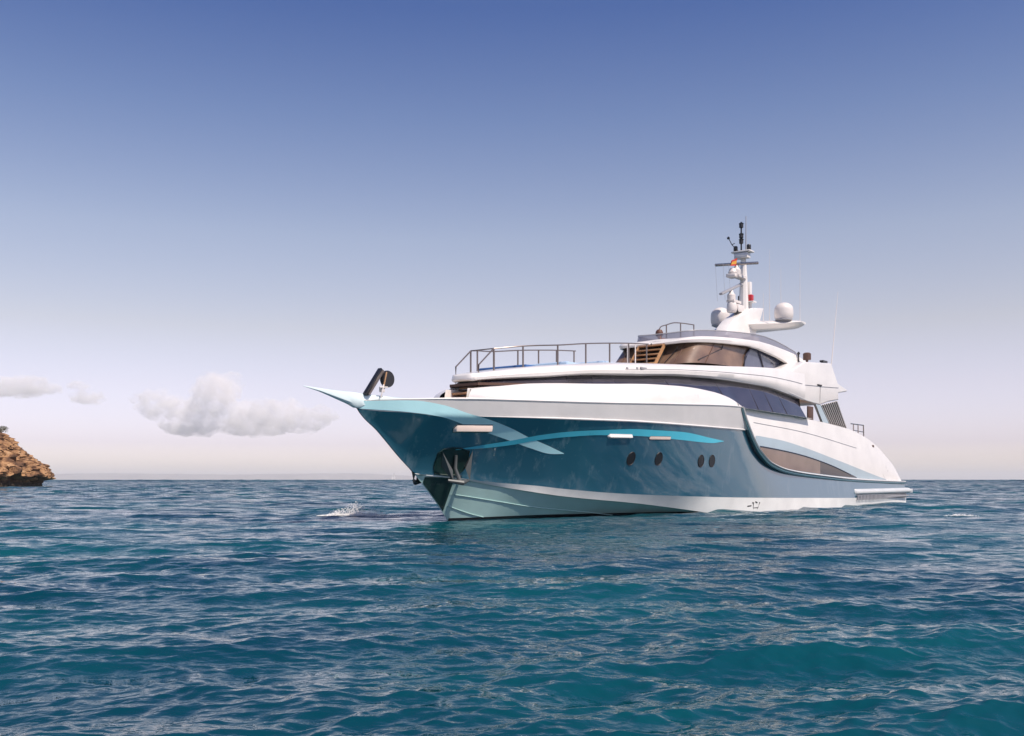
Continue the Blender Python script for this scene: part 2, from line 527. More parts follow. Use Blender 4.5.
# ------------------------------------------------------------------ the sea
def build_sea():
    r_in, ratio = 1.6, 1.0034
    rs = [r_in]
    while rs[-1] < 2500: rs.append(rs[-1] * ratio)
    while rs[-1] < 22000: rs.append(rs[-1] * 1.06)
    rs = np.array([0.4, 0.9] + rs)
    inner = np.arange(-37, 37.01, 0.2)
    outer = np.arange(41, 320, 4.0)
    th = np.radians(np.concatenate([inner, outer]))          # clockwise from +Y
    dth = np.concatenate([np.full(len(inner), R(0.2)), np.full(len(outer), R(4))])
    nr, nt = len(rs), len(th)
    Rr = rs[:, None].astype(np.float32)
    X = (Rr * np.sin(th)[None, :]).astype(np.float32).ravel()
    Y = (Rr * np.cos(th)[None, :]).astype(np.float32).ravel()
    dr = np.gradient(rs)
    sp = np.maximum(dr[:, None], (rs[:, None] * dth[None, :] * 0.75)).astype(np.float32).ravel()
    Z = np.zeros_like(X); DX = np.zeros_like(X); DY = np.zeros_like(X)
    g = np.random.default_rng(11)
    N = 210
    lam = 0.07 * (5.0 / 0.07) ** g.random(N)
    wgt = np.interp(np.log(lam), np.log([.07, .15, .4, 1.0, 1.8, 2.8, 4, 6]), [1.1, 1.4, 1.25, .9, 1.0, .9, .5, .25])
    s_i = wgt * WAVE_RMS * math.sqrt(2 / N)
    ang = np.radians(g.normal(0, 1, N) * np.interp(lam, [.2, 1.5], [38, 22]) + 10)
    # slow gusts: patches where the short waves stand higher or lower
    gust = (0.9 + 0.22 * np.sin(X * 0.16 + 1.3 * np.sin(Y * 0.09)) * np.sin(Y * 0.21 + 0.7) + 0.16 * np.sin(X * 0.41 - Y * 0.33 + 2)).astype(np.float32)
    sp_ring = dr                                             # ring spacing, growing outwards
    def add(lam_, a_, slope, q, env):
        k = 2 * math.pi / lam_
        n_ = int(np.searchsorted(sp_ring[3:], lam_ / 2.0)) + 3
        e = min(n_ * nt, len(X))
        if e <= 0: return
        dx, dy = math.sin(a_), -math.cos(a_)
        f = np.clip((lam_ / sp[:e] - 2.0) / 1.6, 0, 1)
        if env is not None: f = f * env[:e]
        ph = (k * (dx * X[:e] + dy * Y[:e]) + g.random() * 6.283).astype(np.float32)
        af = (slope / k * f).astype(np.float32)
        Z[:e] += af * np.cos(ph)
        if q:
            sn = np.sin(ph) * af
            DX[:e] -= q * dx * sn
            DY[:e] -= q * dy * sn
    for i in range(N):
        add(lam[i], ang[i], s_i[i], 0.8, gust if lam[i] < 2 else None)
    rad = np.sqrt(X * X + Y * Y)
    off = (0.12 + 0.88 * np.clip((rad - 35) / 110, 0, 1)).astype(np.float32)      # longer seas outside the bay
    for i in range(54):
        lam_ = 0.9 * (7.0 / 0.9) ** g.random()
        add(lam_, R(10 + g.normal(0, 24)), 0.21 * math.sqrt(2 / 54) * (1.0 if lam_ < 3 else 0.55), 0.8, off)
    off2 = np.clip((rad - 180) / 300, 0, 1).astype(np.float32)
    for i in range(28):
        lam_ = 4.5 * (20 / 4.5) ** g.random()
        add(lam_, R(10 + g.normal(0, 28)), 0.18 * math.sqrt(2 / 28), 0, off2)
    # the low wave pushed up by the bow, and the disturbed patch ahead of it
    Z += 0.05 * np.exp(-(((X + 3.0) / 2.2) ** 2 + ((Y - 30.4) / 0.8) ** 2))
    verts = np.stack([X + DX, Y + DY, Z], 1)
    idx = np.arange(nr * nt).reshape(nr, nt)
    a = idx[:-1, :]; b = np.roll(idx, -1, 1)[:-1, :]; c = np.roll(idx, -1, 1)[1:, :]; d = idx[1:, :]
    quads = np.stack([a, d, c, b], -1).reshape(-1, 4)
    me = bpy.data.meshes.new('sea')
    nv, nf = len(verts), len(quads)
    me.vertices.add(nv)
    me.vertices.foreach_set('co', verts.astype(np.float32).ravel())
    me.loops.add(nf * 4)
    me.loops.foreach_set('vertex_index', quads.astype(np.int32).ravel())
    me.polygons.add(nf)
    me.polygons.foreach_set('loop_start', np.arange(0, nf * 4, 4, dtype=np.int32))
    me.polygons.foreach_set('loop_total', np.full(nf, 4, dtype=np.int32))
    me.polygons.foreach_set('use_smooth', np.ones(nf, dtype=bool))
    me.update(calc_edges=True)
    me.materials.append(M['water'])
    o = bpy.data.objects.new('sea', me)
    col.objects.link(o)
    tag(o, kind='structure')
WAVE_RMS = 0.20
build_sea()

# ------------------------------------------------------------------ distant land, haze
def build_land():
    mb = MB()
    D = 14000.0
    n = 160
    rows = []
    for i in range(n):
        x = lerp(-9500, -250, i / (n - 1))
        edge = min(1.0, (1 - i / (n - 1)) * 5)
        hgt = (84 + 16 * noise.noise((x * 0.0006, 3, 0)) + 7 * noise.noise((x * 0.004, 1, 0)) + 3 * noise.noise((x * 0.02, 5, 0))) * edge
        rows.append([(x, D, -2), (x, D + 60, hgt * 0.55), (x, D + 500, hgt), (x, D + 1500, hgt * 0.9), (x, D + 2600, -2)])
    mb.grid(rows)
    tag(mb.build('distant_land', M['land'], ship=False), kind='structure')
build_land()

HAZE_DENSITY = 1.0e-4
def build_haze():
    mb = MB()
    mb.box((0, 9000, 63), (44000, 22000, 136))
    m = bpy.data.materials.new('sea_haze')
    m.use_nodes = True
    n, l = m.node_tree.nodes, m.node_tree.links
    n.clear()
    out = n.new('ShaderNodeOutputMaterial')
    v = n.new('ShaderNodeVolumePrincipled')
    v.inputs['Color'].default_value = (1.0, 0.98, 0.98, 1)
    v.inputs['Density'].default_value = HAZE_DENSITY
    v.inputs['Anisotropy'].default_value = 0.0
    l.new(v.outputs[0], out.inputs['Volume'])
    tag(mb.build('haze', m, ship=False), kind='stuff')
build_haze()

# ------------------------------------------------------------------ clouds: lumpy closed shapes of thin scattering vapour
def cloud(name, label, blobs, D, density, seed):
    rr = random.Random(seed)
    mb = MB()
    bm = bmesh.new()
    for (px, py, rad, sq) in blobs:
        Y = D + rr.uniform(-250, 250)
        cx, cz = (px - 512) / 995.6 * Y, CAM_H + (479.5 - py) / 995.6 * Y
        r0 = rad / 995.6 * D
        res = bmesh.ops.create_icosphere(bm, subdivisions=5, radius=1.0)
        off = Vector((rr.uniform(0, 50), rr.uniform(0, 50), rr.uniform(0, 50)))
        for v in res['verts']:
            d = v.co.normalized()
            k = 1 + 0.34 * noise.fractal(d * 1.5 + off, 0.7, 2.1, 5) + 0.10 * abs(noise.noise(d * 6 + off))
            flat = 0.8 if d.z < 0 else 1.0
            v.co = Vector((cx, Y, cz)) + Vector((d.x * k * r0, d.y * k * r0 * 1.1, d.z * k * r0 * sq * flat))
    me = bpy.data.meshes.new(name)
    bm.to_mesh(me)
    bm.free()
    o = bpy.data.objects.new(name, me)
    col.objects.link(o)
    rm = o.modifiers.new('merge', 'REMESH')
    rm.mode = 'VOXEL'
    rm.voxel_size = 9.0
    m = bpy.data.materials.new('cloud_vapour')
    m.use_nodes = True
    n, l = m.node_tree.nodes, m.node_tree.links
    n.clear()
    out = n.new('ShaderNodeOutputMaterial')
    v = n.new('ShaderNodeVolumePrincipled')
    v.inputs['Color'].default_value = (1.0, 0.985, 0.975, 1)
    v.inputs['Anisotropy'].default_value = -0.45
    x = noise_node(n, l, 0.013, 7, 0.62)
    mr = n.new('ShaderNodeMapRange')
    mr.inputs['From Min'].default_value, mr.inputs['From Max'].default_value = 0.43, 0.62
    mr.inputs['To Max'].default_value = density
    l.new(x.outputs['Fac'], mr.inputs['Value'])
    l.new(mr.outputs[0], v.inputs['Density'])
    l.new(v.outputs[0], out.inputs['Volume'])
    me.materials.append(m)
    tag(o, label, 'cloud', 'small clouds low over the horizon')

cloud('cloud', 'large puffy cumulus cloud low over the horizon between the rock and the yacht',
      [(158, 408, 20, .8), (185, 412, 22, .8), (213, 398, 23, .95), (226, 390, 17, .9), (205, 420, 24, .6), (240, 415, 26, .6),
       (272, 414, 22, .7), (290, 410, 16, .7), (318, 416, 20, .5), (140, 400, 10, .7), (255, 426, 36, .4), (300, 422, 28, .45), (212, 386, 15, .9), (232, 382, 13, .8), (190, 428, 30, .35)], 7000, 0.010, 3)
cloud('cloud', 'small flat pale cloud at the left edge of the sky above the rock',
      [(8, 387, 20, .5), (28, 386, 22, .5), (46, 389, 16, .45), (-14, 388, 24, .5), (18, 392, 24, .35)], 7000, 0.010, 4)
cloud('cloud', 'smallest wispy pale cloud just right of the flat cloud above the rock',
      [(78, 386, 10, .5), (84, 398, 14, .5), (94, 396, 11, .5), (88, 400, 16, .35)], 7000, 0.010, 5)

# ------------------------------------------------------------------ the motor yacht
BEAR = R(52.264)
yacht = bpy.data.objects.new('motor_yacht', None)
col.objects.link(yacht)
yacht.location = (-1.776, 27.208, 0)
yacht.rotation_euler = (0, 0, BEAR)
tag(yacht, 'large teal and white motor yacht with turquoise stripes, pointed bow to the left', 'yacht')

STEM = [(-3.45, 3.06), (-3.35, 2.87), (-2.62, 2.31), (-1.87, 1.69), (-1.33, 1.28), (-.2, .23), (0, 0), (.35, -.5), (1.0, -1.1)]
stem_s = pch([(z, s) for s, z in STEM][::-1])
stem_z = pch(STEM)
T1 = [(-3.45, .02, 3.06), (-3.32, .08, 3.07), (-2.11, .72, 3.13), (-.39, 1.49, 3.2), (1.35, 2.16, 3.23), (3.39, 2.77, 3.28), (6.95, 3.33, 3.42), (10.83, 3.62, 3.55), (15, 3.75, 3.5), (22, 3.75, 3.4), (30, 3.6, 3.2)]
T2 = [(-3.35, .02, 2.87), (-3.23, .06, 2.84), (-2.13, .64, 2.79), (-1.32, 1.0, 2.75), (-.19, 1.49, 2.76), (1.42, 2.11, 2.78), (3.49, 2.71, 2.8), (5.19, 3.02, 2.82), (8.33, 3.37, 2.81), (11.29, 3.54, 2.8), (15, 3.52, 2.8), (22, 3.48, 2.8), (30, 3.34, 2.8)]
T3 = [(-1.3, .02, 1.27), (-1.06, .13, 1.24), (-.28, .49, 1.17), (.63, .86, 1.05), (2.28, 1.48, .92), (2.92, 1.72, .85), (5.11, 2.33, .69), (7.89, 2.98, .58), (11.31, 3.50, .49), (16.31, 3.80, .41), (22.3, 3.86, .33), (29.3, 3.66, .3)]
T4 = [(-1.03, .09, 1.19), (-.23, .45, 1.12), (1.35, 1.02, .87), (3.07, 1.62, .63), (6.11, 2.37, .37), (8.17, 2.75, .16), (9.72, 3.12, -.01), (12, 3.46, -.12), (18, 3.79, -.2), (29.3, 3.62, -.2)]
TK = [(10.87, 3.53), (11.1, 3.16), (11.43, 2.76), (11.8, 2.36), (12.19, 2.04), (13.14, 1.61), (14.59, 1.37), (17.5, 1.2), (21.99, 1.04), (28.4, .94), (29.3, .93)]
TC = [(0.5, .45, 3.58), (.72, .80, 3.62), (1.15, 1.12, 3.67), (1.82, 1.48, 3.76), (4.11, 2.31, 3.88), (6.33, 2.87, 4.0), (7.94, 3.12, 4.03), (9.36, 3.3, 3.97), (10.44, 3.4, 3.84), (11.0, 3.43, 3.70), (11.54, 3.45, 3.55), (15.46, 3.54, 3.47), (17.25, 3.52, 3.43), (21.83, 3.48, 3.24), (24.92, 3.45, 2.79), (26.98, 3.43, 2.18), (28.55, 3.41, 1.56), (29.3, 3.40, 1.0)]
TS = [(.7, .4, 3.83), (1.28, .84, 3.9), (2.3, 1.39, 3.99), (3.87, 2.05, 4.16), (5.95, 2.54, 4.28), (8.14, 2.8, 4.43), (11.34, 3.02, 4.52), (14.1, 3.06, 4.53), (16.22, 3.07, 4.41), (18.19, 3.08, 4.22), (19.29, 3.09, 4.16)]
TT = [(.7, .4, 4.05), (.9, .5, 4.08), (2.3, 1.39, 4.29), (3.76, 2.01, 4.44), (5.95, 2.54, 4.63), (9.83, 2.94, 4.91), (11.27, 3.01, 5.01), (13.57, 3.06, 5.18), (16.7, 3.07, 5.36), (18.5, 3.07, 5.42)]
def bz(T): return pch([(r[0], r[1]) for r in T]), pch([(r[0], r[2]) for r in T])
b1, z1 = bz(T1); b2, z2 = bz(T2); b3, z3 = bz(T3); b4, z4 = bz(T4)
zk = pch(TK); bc, zc = bz(TC); bs, zs = bz(TS); _, zt = bz(TT)
bbase = pch([(.3, .42), (.55, .92), (1.1, 1.35), (1.8, 1.70), (3, 2.12), (5, 2.74), (7, 3.12), (9, 3.38), (11, 3.52)])

def hull_b(s, z):
    lo, bl = (stem_z(s), .02) if s < -1.3 else (z3(s), b3(s))
    w = min(max((z - lo) / max(z2(s) - lo, 1e-3), 0), 1)
    p = np.interp(s, [0, 8], [1.35, 1.0])
    return bl + (b2(s) - bl) * w ** p
def side_b(s, z):                                            # topsides, and the flared band above them
    if z > z2(s): return lerp(b2(s), b1(s), min(1, (z - z2(s)) / max(z1(s) - z2(s), .02)))
    return hull_b(s, z)
def top_z(s): return z2(s) if s < 11.33 else zk(s)
def quarter_b(s, z):
    lo, hi = zk(s), zc(s)
    w = min(max((z - lo) / max(hi - lo, .05), 0), 1)
    return lerp(b1(s) - .10, bc(s), w) + .05 * math.sin(math.pi * w)
def keel_z(s): return stem_z(s) if s < 1.0 else float(np.interp(s, [1, 3, 29.3], [-1.1, -1.3, -.8]))
def bottom_b(s, z):
    if s < -1.03: return .02
    if z > z4(s): return lerp(b4(s), b3(s), min(1, (z - z4(s)) / max(z3(s) - z4(s), .02)))
    kz = keel_z(s)
    return b4(s) * min(max((z - kz) / (z4(s) - kz), 0), 1)

def sheet(fn, s_list, lo, hi, n, off=0.0):
    return [[(s, fn(s, z) + off, z) for z in span(lo(s), hi(s), n)] for s in s_list]

S_ALL = span(-3.34, -1.0, 26) + span(-.9, 10.8, 60) + span(10.9, 13.2, 30) + span(13.4, 29.3, 50)
hm = MB()
rows = []
for s in S_ALL:
    lo = stem_z(s) if s < -1.3 else z3(s)
    hi = max(top_z(s), lo + .002)
    rows.append([(s, hull_b(s, z), z) for z in span(lo, hi, 18)])
hm.both(rows)
er_ = rows[-1]
hm.grid([er_, [(s, -b, z) for s, b, z in er_]])
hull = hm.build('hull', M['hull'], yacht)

bm_ = MB()
rows = []
for s in span(-1.3, -1.0, 6) + span(-.9, 12, 60) + span(12.5, 29.3, 30):
    kz = keel_z(s) if s < 1 else keel_z(s)
    cz = max(min(z4(s) if s > -1.03 else z3(s) - .03, z3(s) - .02), kz)
    low = [(s, (b4(s) if s > -1.03 else .02) * t, lerp(kz, cz, t)) for t in span(0, 1, 7)]
    # the chine is a small step
    bb = b4(s) if s > -1.03 else .02
    up = [(s, bb + min(.05, .04 * bb), cz), (s, lerp(bb, b3(s), .5) + .02, lerp(cz, z3(s), .5)), (s, b3(s), z3(s))]
    rows.append(low + up)
bm_.both([r[:7] for r in rows], 1); bm_.both([r[6:] for r in rows], 0)
er_ = rows[-1]
bm_.grid([er_, [(s, -b, z) for s, b, z in er_]])
hull_bottom = bm_.build('hull_bottom', [M['boot'], M['lower_bottom']], yacht, sharp=18)

for T in ([(-.2, .31, .72), (1.2, .72, .50), (2.6, 1.15, .30), (4.6, 1.62, .12), (6, 1.9, -.02)], [(-.15, .10, .40), (.5, .27, .17), (.95, .4, .06)]):
    fz = pch([(t[0], t[2]) for t in T])
    mb = MB()
    for sg in (1, -1):
        pts = [(s, sg * (bottom_b(s, fz(s)) + .012), fz(s)) for s in span(T[0][0], T[-1][0], 24)]
        mb.tube(pts, [.002] + [.011] * 23, 6)
    mb.build('spray_rail', M['lower_bottom'], hull_bottom)

# shade under the hull, painted as a dark strip along the waterline
mb = MB()
mb.both([[(s, bottom_b(s, z) + .008, z) for z in (-.2, -.1, .0, float(np.interp(s, [0, 3, 9.5], [.05, .09, .06])))] for s in span(.02, 9.6, 50)])
mb.build('waterline_shade', M['black'], hull_bottom)

# stem plate below the anchors
mb = MB()
rows = []
for t in span(0, 1, 16):
    z = lerp(1.17, .24, t)
    s0, s1 = stem_s(z) + .02, lerp(-.23, -.19, t)
    s0 = max(s0, -1.0)
    s0 = min(s0, s1)
    rows.append([(s, bottom_b(s, z) + .012, z) for s in span(s0, s1, 8)])
mb.both(rows)
mb.build('stem_plate', M['plate'], hull_bottom)

# dark mark painted on the bottom near the waterline
mb = MB()
for pl in ([(11.62, .185), (11.88, .20)], [(11.93, .30), (12.0, .31), (12.02, .12), (12.36, .125), (12.44, .31)], [(12.14, .335), (12.26, .30)], [(12.02, .12), (12.06, .03), (12.12, -.01), (12.28, -.01), (12.34, .12)]):
    mb.tube([(s, bottom_b(s, z) + .01, z) for s, z in pl], .024, 6)
mb.build('hull_mark', M['dark'], hull_bottom)

# flared silver band under the gunwale, with a white rubbing line below it
mb = MB()
rows = []
for s in span(-3.4, 10.8, 90):
    rows.append([(max(s, -3.36) if t < .5 else s, lerp(b2(s), b1(s), t), lerp(z2(s), z1(s), t)) for t in span(0, 1, 5)])
for t in span(.08, 1, 10):                                    # the after end follows the sweeping strake
    z_hi = lerp(z1(10.83), z2(11.3), t)
    s = lerp(10.83, 11.33, t)
    rows.append([(s, lerp(b2(s), b1(s), u), lerp(z2(s), z_hi, u)) for u in span(0, 1, 5)])
mb.both(rows)
band = mb.build('gunwale_band', M['silver'], yacht)
mb = MB()
for sg in (1, -1):
    mb.tube([(s, sg * (b2(s) + .015), z2(s)) for s in span(-.35, 11.3, 60)], list(np.interp(range(60), [0, 12], [.002, .03])), 6)
mb.build('rubbing_line', M['white'], band)
mb = MB()
for sg in (1, -1):
    mb.tube([(s, sg * (b1(s) - .01), z1(s) + .01) for s in span(-2.6, 10.85, 80)], list(np.interp(range(80), [0, 10], [.006, .035])), 6)
mb.build('gunwale_cap', M['white'], band)

# foredeck
mb = MB()
mb.grid([[(s, b1(s) * t, z1(s) - .02 + .03 * (1 - t * t)) for t in span(-1, 1, 9)] for s in span(-3.4, 17, 50)])
mb.build('foredeck', M['white'], yacht)

# pointed prow horn
mb = MB()
rows = []
for t in span(0, 1, 26):
    s = lerp(-1.9, -5.06, t)
    zt_ = np.interp(s, [-5.06, -4.54, -4.07, -3.58, -2.27, -1.9], [3.30, 3.275, 3.26, 3.25, 3.205, 3.19])
    zb_ = np.interp(s, [-5.06, -4.57, -4.14, -3.65, -3.4, -3.1, -2.9, -2.6], [3.285, 3.20, 3.09, 2.96, 2.87, 2.90, 3.0, 3.08])
    w = np.interp(s, [-5.06, -4.4, -3.5, -3.3, -3.1, -2.85, -2.6, -1.9], [.004, .045, .10, .115, .15, .17, .25, .50])
    zm = lerp(zb_, zt_, .12)
    rows.append([(s, w * .55, zb_), (s, w * .9, lerp(zb_, zt_, .15)), (s, w, lerp(zb_, zt_, .6)), (s, w * .75, lerp(zb_, zt_, .93)), (s, w * .4, zt_), (s, -w * .4, zt_), (s, -w * .75, lerp(zb_, zt_, .93)), (s, -w, lerp(zb_, zt_, .6)), (s, -w * .9, lerp(zb_, zt_, .15)), (s, -w * .55, zb_), (s, w * .55, zb_)])
mb.grid(rows)
mb.build('prow', M['prow'], yacht)

def decal(up, lo, n=60, m=6, off=.008, fn=side_b):
    def par(L):
        d = [0]
        for a, b in zip(L, L[1:]): d.append(d[-1] + math.hypot(b[0] - a[0], b[1] - a[1]))
        return pch([(x / d[-1], p[0]) for x, p in zip(d, L)]), pch([(x / d[-1], p[1]) for x, p in zip(d, L)])
    us, uz = par(up); ls, lz = par(lo)
    rows = []
    for t in span(0, 1, n):
        rows.append([(lerp(us(t), ls(t), k), fn(lerp(us(t), ls(t), k), lerp(uz(t), lz(t), k)) + off, lerp(uz(t), lz(t), k)) for k in span(0, 1, m)])
    return rows
mb = MB()
mb.both(decal([(-3.23, 3.05), (-2.06, 3.10), (-1.37, 3.02), (-.59, 2.81), (.01, 2.68), (.7, 2.49), (1.43, 2.24), (2.11, 2.04), (2.67, 1.85)],
              [(-3.32, 2.86), (-2.36, 2.82), (-1.36, 2.72), (-.58, 2.53), (.23, 2.32), (.89, 2.15), (1.57, 1.97), (2.34, 1.82), (2.69, 1.83)], off=.012))
mb.build('bow_stripe', M['palestripe'], hull)
mb = MB()
mb.both(decal([(-.5, 1.90), (.11, 2.02), (.88, 2.16), (1.7, 2.33), (2.62, 2.45), (3.65, 2.52), (5.3, 2.60), (7.31, 2.59), (9.06, 2.45), (9.84, 2.38)],
              [(-.49, 1.89), (.15, 1.94), (.94, 2.04), (1.77, 2.20), (2.69, 2.31), (3.73, 2.38), (5.39, 2.40), (7.4, 2.34), (9.11, 2.29), (9.84, 2.36)], off=.017))
mb.build('side_stripe', M['stripe'], hull)

def hull_disc(mb, s, z, rs_, rz, off, n=20, sg=1):
    ring = [(s + rs_ * math.cos(2 * math.pi * k / n), z + rz * math.sin(2 * math.pi * k / n)) for k in range(n)]
    vs = [(a, sg * (side_b(a, c) + off), c) for a, c in ring] + [(s, sg * (side_b(s, z) + off), z)]
    mb.add(vs, [(k, (k + 1) % n, n) for k in range(n)])
for s, z in ((5.26, 1.73), (6.47, 1.74), (8.62, 1.70), (9.24, 1.71)):
    for sg in (1, -1):
        mb = MB(); hull_disc(mb, s, z, .155, .195, .012, sg=sg)
        p = mb.build('porthole', M['black'], hull)
        mb = MB()
        mb.tube([(s + .157 * math.cos(a), sg * (side_b(s + .157 * math.cos(a), z + .197 * math.sin(a)) + .012), z + .197 * math.sin(a)) for a in span(0, 2 * math.pi, 25)], .010, 6, cap=False)
        mb.build('porthole_rim', M['dark'], p)

def slot(s0, s1, z0, z1_, h, mat, rim, lip=.02):
    for sg in (1, -1):
        mb = MB()
        rows = []
        n = 22
        for i in range(n):
            t = i / (n - 1)
            s = lerp(s0, s1, t); z = lerp(z0, z1_, t)
            e = min(1, math.sqrt(max(0, 1 - max(0, (abs(2 * t - 1) - .86) / .14) ** 2)) + .05)
            rows.append([(s, sg * (side_b(s, z + h * k * e) + (np.interp(k, [-1, -.8, 0, .8, 1], [.004, lip, lip * .6 + .01, .02, .004])) * min(1, e * 1.3)), z + h * k * e) for k in (-1, -.8, 0, .8, 1)])
        mb.grid(rows)
        f = mb.build('fairlead', mat, hull)
        mb = MB()
        top = [(r[-1][0], r[-1][1], r[-1][2]) for r in rows]
        bot = [(r[0][0], r[0][1], r[0][2]) for r in rows]
        mb.tube(top + bot[::-1] + [top[0]], .016, 6, cap=False)
        mb.build('fairlead_rim', rim, f)
slot(-.84, .2, 2.44, 2.46, .10, M['fairlead'], M['steel'], .12)
slot(4.02, 5.04, 2.37, 2.385, .055, M['white'], M['white'], .08)
slot(5.8, 6.87, 2.36, 2.38, .05, M['fairlead'], M['mullion'])

# anchor pockets and anchors
PK = [(-.95, 1.83), (-.85, 1.94), (-.6, 1.98), (-.35, 1.97), (-.07, 1.89), (.0, 1.62), (-.02, 1.36), (-.16, 1.19), (-.5, 1.19), (-.85, 1.22), (-.93, 1.45)]
PK = [(lerp(-.46, a, .88), lerp(1.55, c, .90)) for a, c in PK]
for sg in (1, -1):
    mb = MB()
    cs, cz = -.48, 1.58
    rows = []
    for t in span(0, 1, 6):
        rows.append([(lerp(cs, p[0], t), sg * (side_b(lerp(cs, p[0], t), lerp(cz, p[1], t)) + .014), lerp(cz, p[1], t)) for p in PK + PK[:1]])
    mb.grid(rows)
    pocket = mb.build('anchor_pocket', M['plate'], hull)
    mb = MB()
    rim = [(p[0], sg * (side_b(*p) + .02), p[1]) for p in PK + PK[:1]]
    mb.tube(rim, .022, 6, cap=False)
    mb.build('pocket_rim', M['plate'], pocket)
    a = bpy.data.objects.new('anchor', None)
    col.objects.link(a)
    a.parent = yacht
    an = lambda s, z, o=.1: (s, sg * (side_b(s, z) + o), z)
    mb = MB()
    mb.tube([an(-.44, 1.75, .05), an(-.40, 1.40, .14), an(-.34, 1.05, .30)], [.04, .05, .06], 8)
    mb.build('shank', M['anchor'], a)
    mb = MB()
    mb.tube([an(-.66, 1.08, .30), an(-.34, 1.02, .40), an(-.06, 1.08, .22)], [.045, .07, .045], 8)
    mb.build('crown', M['anchor'], a)
    for tip, base in (((-.88, 1.82), (-.56, 1.06)), ((-.12, 1.88), (-.12, 1.08))):
        mb = MB()
        A_, B_ = an(*tip, .14), an(*base, .36)
        C_ = an(lerp(tip[0], base[0], .55) + (.13 if tip[0] < -.5 else -.13), lerp(tip[1], base[1], .6), .30)
        D_ = an(lerp(tip[0], base[0], .5), lerp(tip[1], base[1], .5), .06)
        mb.add([A_, B_, C_, D_], [(0, 1, 2), (0, 2, 3), (0, 3, 1), (1, 3, 2)])
        mb.build('fluke', M['anchor'], a, sharp=10)

# sweeping strake and its white lip
def along(fz, s_list, fb, width, thick, shift=0.0):
    rows = []
    P2 = [(s, fz(s)) for s in s_list]
    for i, (s, z) in enumerate(P2):
        a, c = P2[max(i - 1, 0)], P2[min(i + 1, len(P2) - 1)]
        t = Vector((c[0] - a[0], c[1] - a[1])).normalized()
        nx = Vector((-t.y, t.x))
        if nx.y < 0 and abs(nx.y) > .3: nx = -nx
        lo = Vector((s, z)) + nx * (shift - width / 2)
        hi = Vector((s, z)) + nx * (shift + width / 2)
        b = fb(s, z)
        rows.append([(lo.x, b - .06, lo.y), (lo.x, b + thick * .7, lo.y), (lerp(lo.x, hi.x, .5), b + thick, lerp(lo.y, hi.y, .5)), (hi.x, b + thick * .7, hi.y), (hi.x, b - .06, hi.y), (lo.x, b - .06, lo.y)])
    return rows
SK = span(10.88, 12.2, 26) + span(12.3, 14.6, 20) + span(15, 29.25, 40)
mb = MB(); mb.both(along(zk, SK, lambda s, z: b1(s) - .02, .085, .06))
strake = mb.build('rubbing_strake', M['strake'], yacht)
mb = MB(); mb.both(along(zk, SK, lambda s, z: b1(s) - .02, .06, .09, .08))
mb.build('strake_lip', M['white'], strake)

# white coach roof and bulwark forward, split at the nose by a passage
mb = MB()
rows = []
for t in span(0, 1, 60, 1.6):
    sb, st_ = lerp(.3, 10.9, t), lerp(.5, 10.98, t)
    p0 = Vector((sb, bbase(sb), z1(sb) - .02)); p1 = Vector((st_, bc(st_), zc(st_)))
    r_ = []
    for u in span(0, 1, 8):
        q = p0.lerp(p1, u)
        bul = .10 * math.sin(math.pi * u) * (1 if t < .5 else 2 * (1 - t))
        r_.append((q.x - (bul if t < .06 else 0), q.y + bul, q.z + .3 * bul))
    r_ += [(p1.x + .02, p1.y - .05, p1.z + .025), (p1.x + .02, max(.4, p1.y * .5), p1.z + .03), (p1.x + .02, .4, p1.z + .03)]
    rows.append(r_)
mb.both(rows)
for sg in (1, -1):
    mb.grid([[(s, sg * .4, z1(s) - .03), (s + .1, sg * .4, zc(max(s, .5)) + .03)] for s in span(.3, 3, 10)])
mb.grid([[(3, -.4, 3.2), (3, -.4, 3.9)], [(3, .4, 3.2), (3, .4, 3.9)]])
mb.build('coach_roof', M['white'], yacht, sharp=40)
stp = bpy.data.objects.new('passage_stair', None); col.objects.link(stp); stp.parent = yacht
for i in range(3):
    mb = MB(); mb.box((.5 + i * .3, 0, 3.34 + i * .17), (.3, .78, .06)); mb.build('step', M['teak'], stp, bevel=.01)

# white quarter wings aft
mb = MB()
rows = []
for s in span(10.93, 12.4, 24) + span(12.6, 29.28, 60):
    lo, hi = zk(s) + .02, zc(s)
    r_ = [(s, quarter_b(s, z), z) for z in span(lo, hi, 12)]
    r_ += [(s, bc(s) - .06, hi + .03), (s, bc(s) - .16, hi + .03), (s, bc(s) - .2, hi - .05), (s, bc(s) - .2, max(lo, min(hi - .06, 2.6)))]
    rows.append(r_)
mb.both(rows)
er_ = rows[-1][:12]
mb.grid([er_, [(s, -b, z) for s, b, z in er_]])
quarter = mb.build('quarter_wing', M['white'], yacht, sharp=40)
qt = pch([(12.36, 2.63), (14.12, 2.54), (16.28, 2.34), (20.04, 1.89), (26.09, 1.16), (27, 1.08)])
qw = pch([(12.5, 2.25), (12.69, 2.24), (15.76, 2.04), (18.61, 1.74), (22.05, 1.2), (22.6, 1.1)])
zlip = lambda s: zk(s) + .13
mb = MB()
mb.both([[(s, quarter_b(s, z) + .006, z) for z in span(zlip(s), max(qt(s), zlip(s) + .002), 8)] for s in span(12.1, 26.5, 60)])
mb.build('quarter_stripe', M['greyblue'], quarter)
mb = MB()
mb.both([[(s, quarter_b(s, z) + .012, z) for z in span(zlip(s) + .02, max(qw(s), zlip(s) + .022), 6)] for s in span(12.42, 18.0, 40)])
qwin = mb.build('quarter_window', M['litglass'], quarter)  # brown tone stands for a lit interior, painted into the pane
mb = MB()
mb.both([[(s, quarter_b(s, z) + .012, z) for z in span(zlip(s) + .02, max(qw(s), zlip(s) + .022), 6)] for s in span(18.0, 22.1, 30)])
mb.build('quarter_window', M['darkglass'], quarter)
mb = MB()
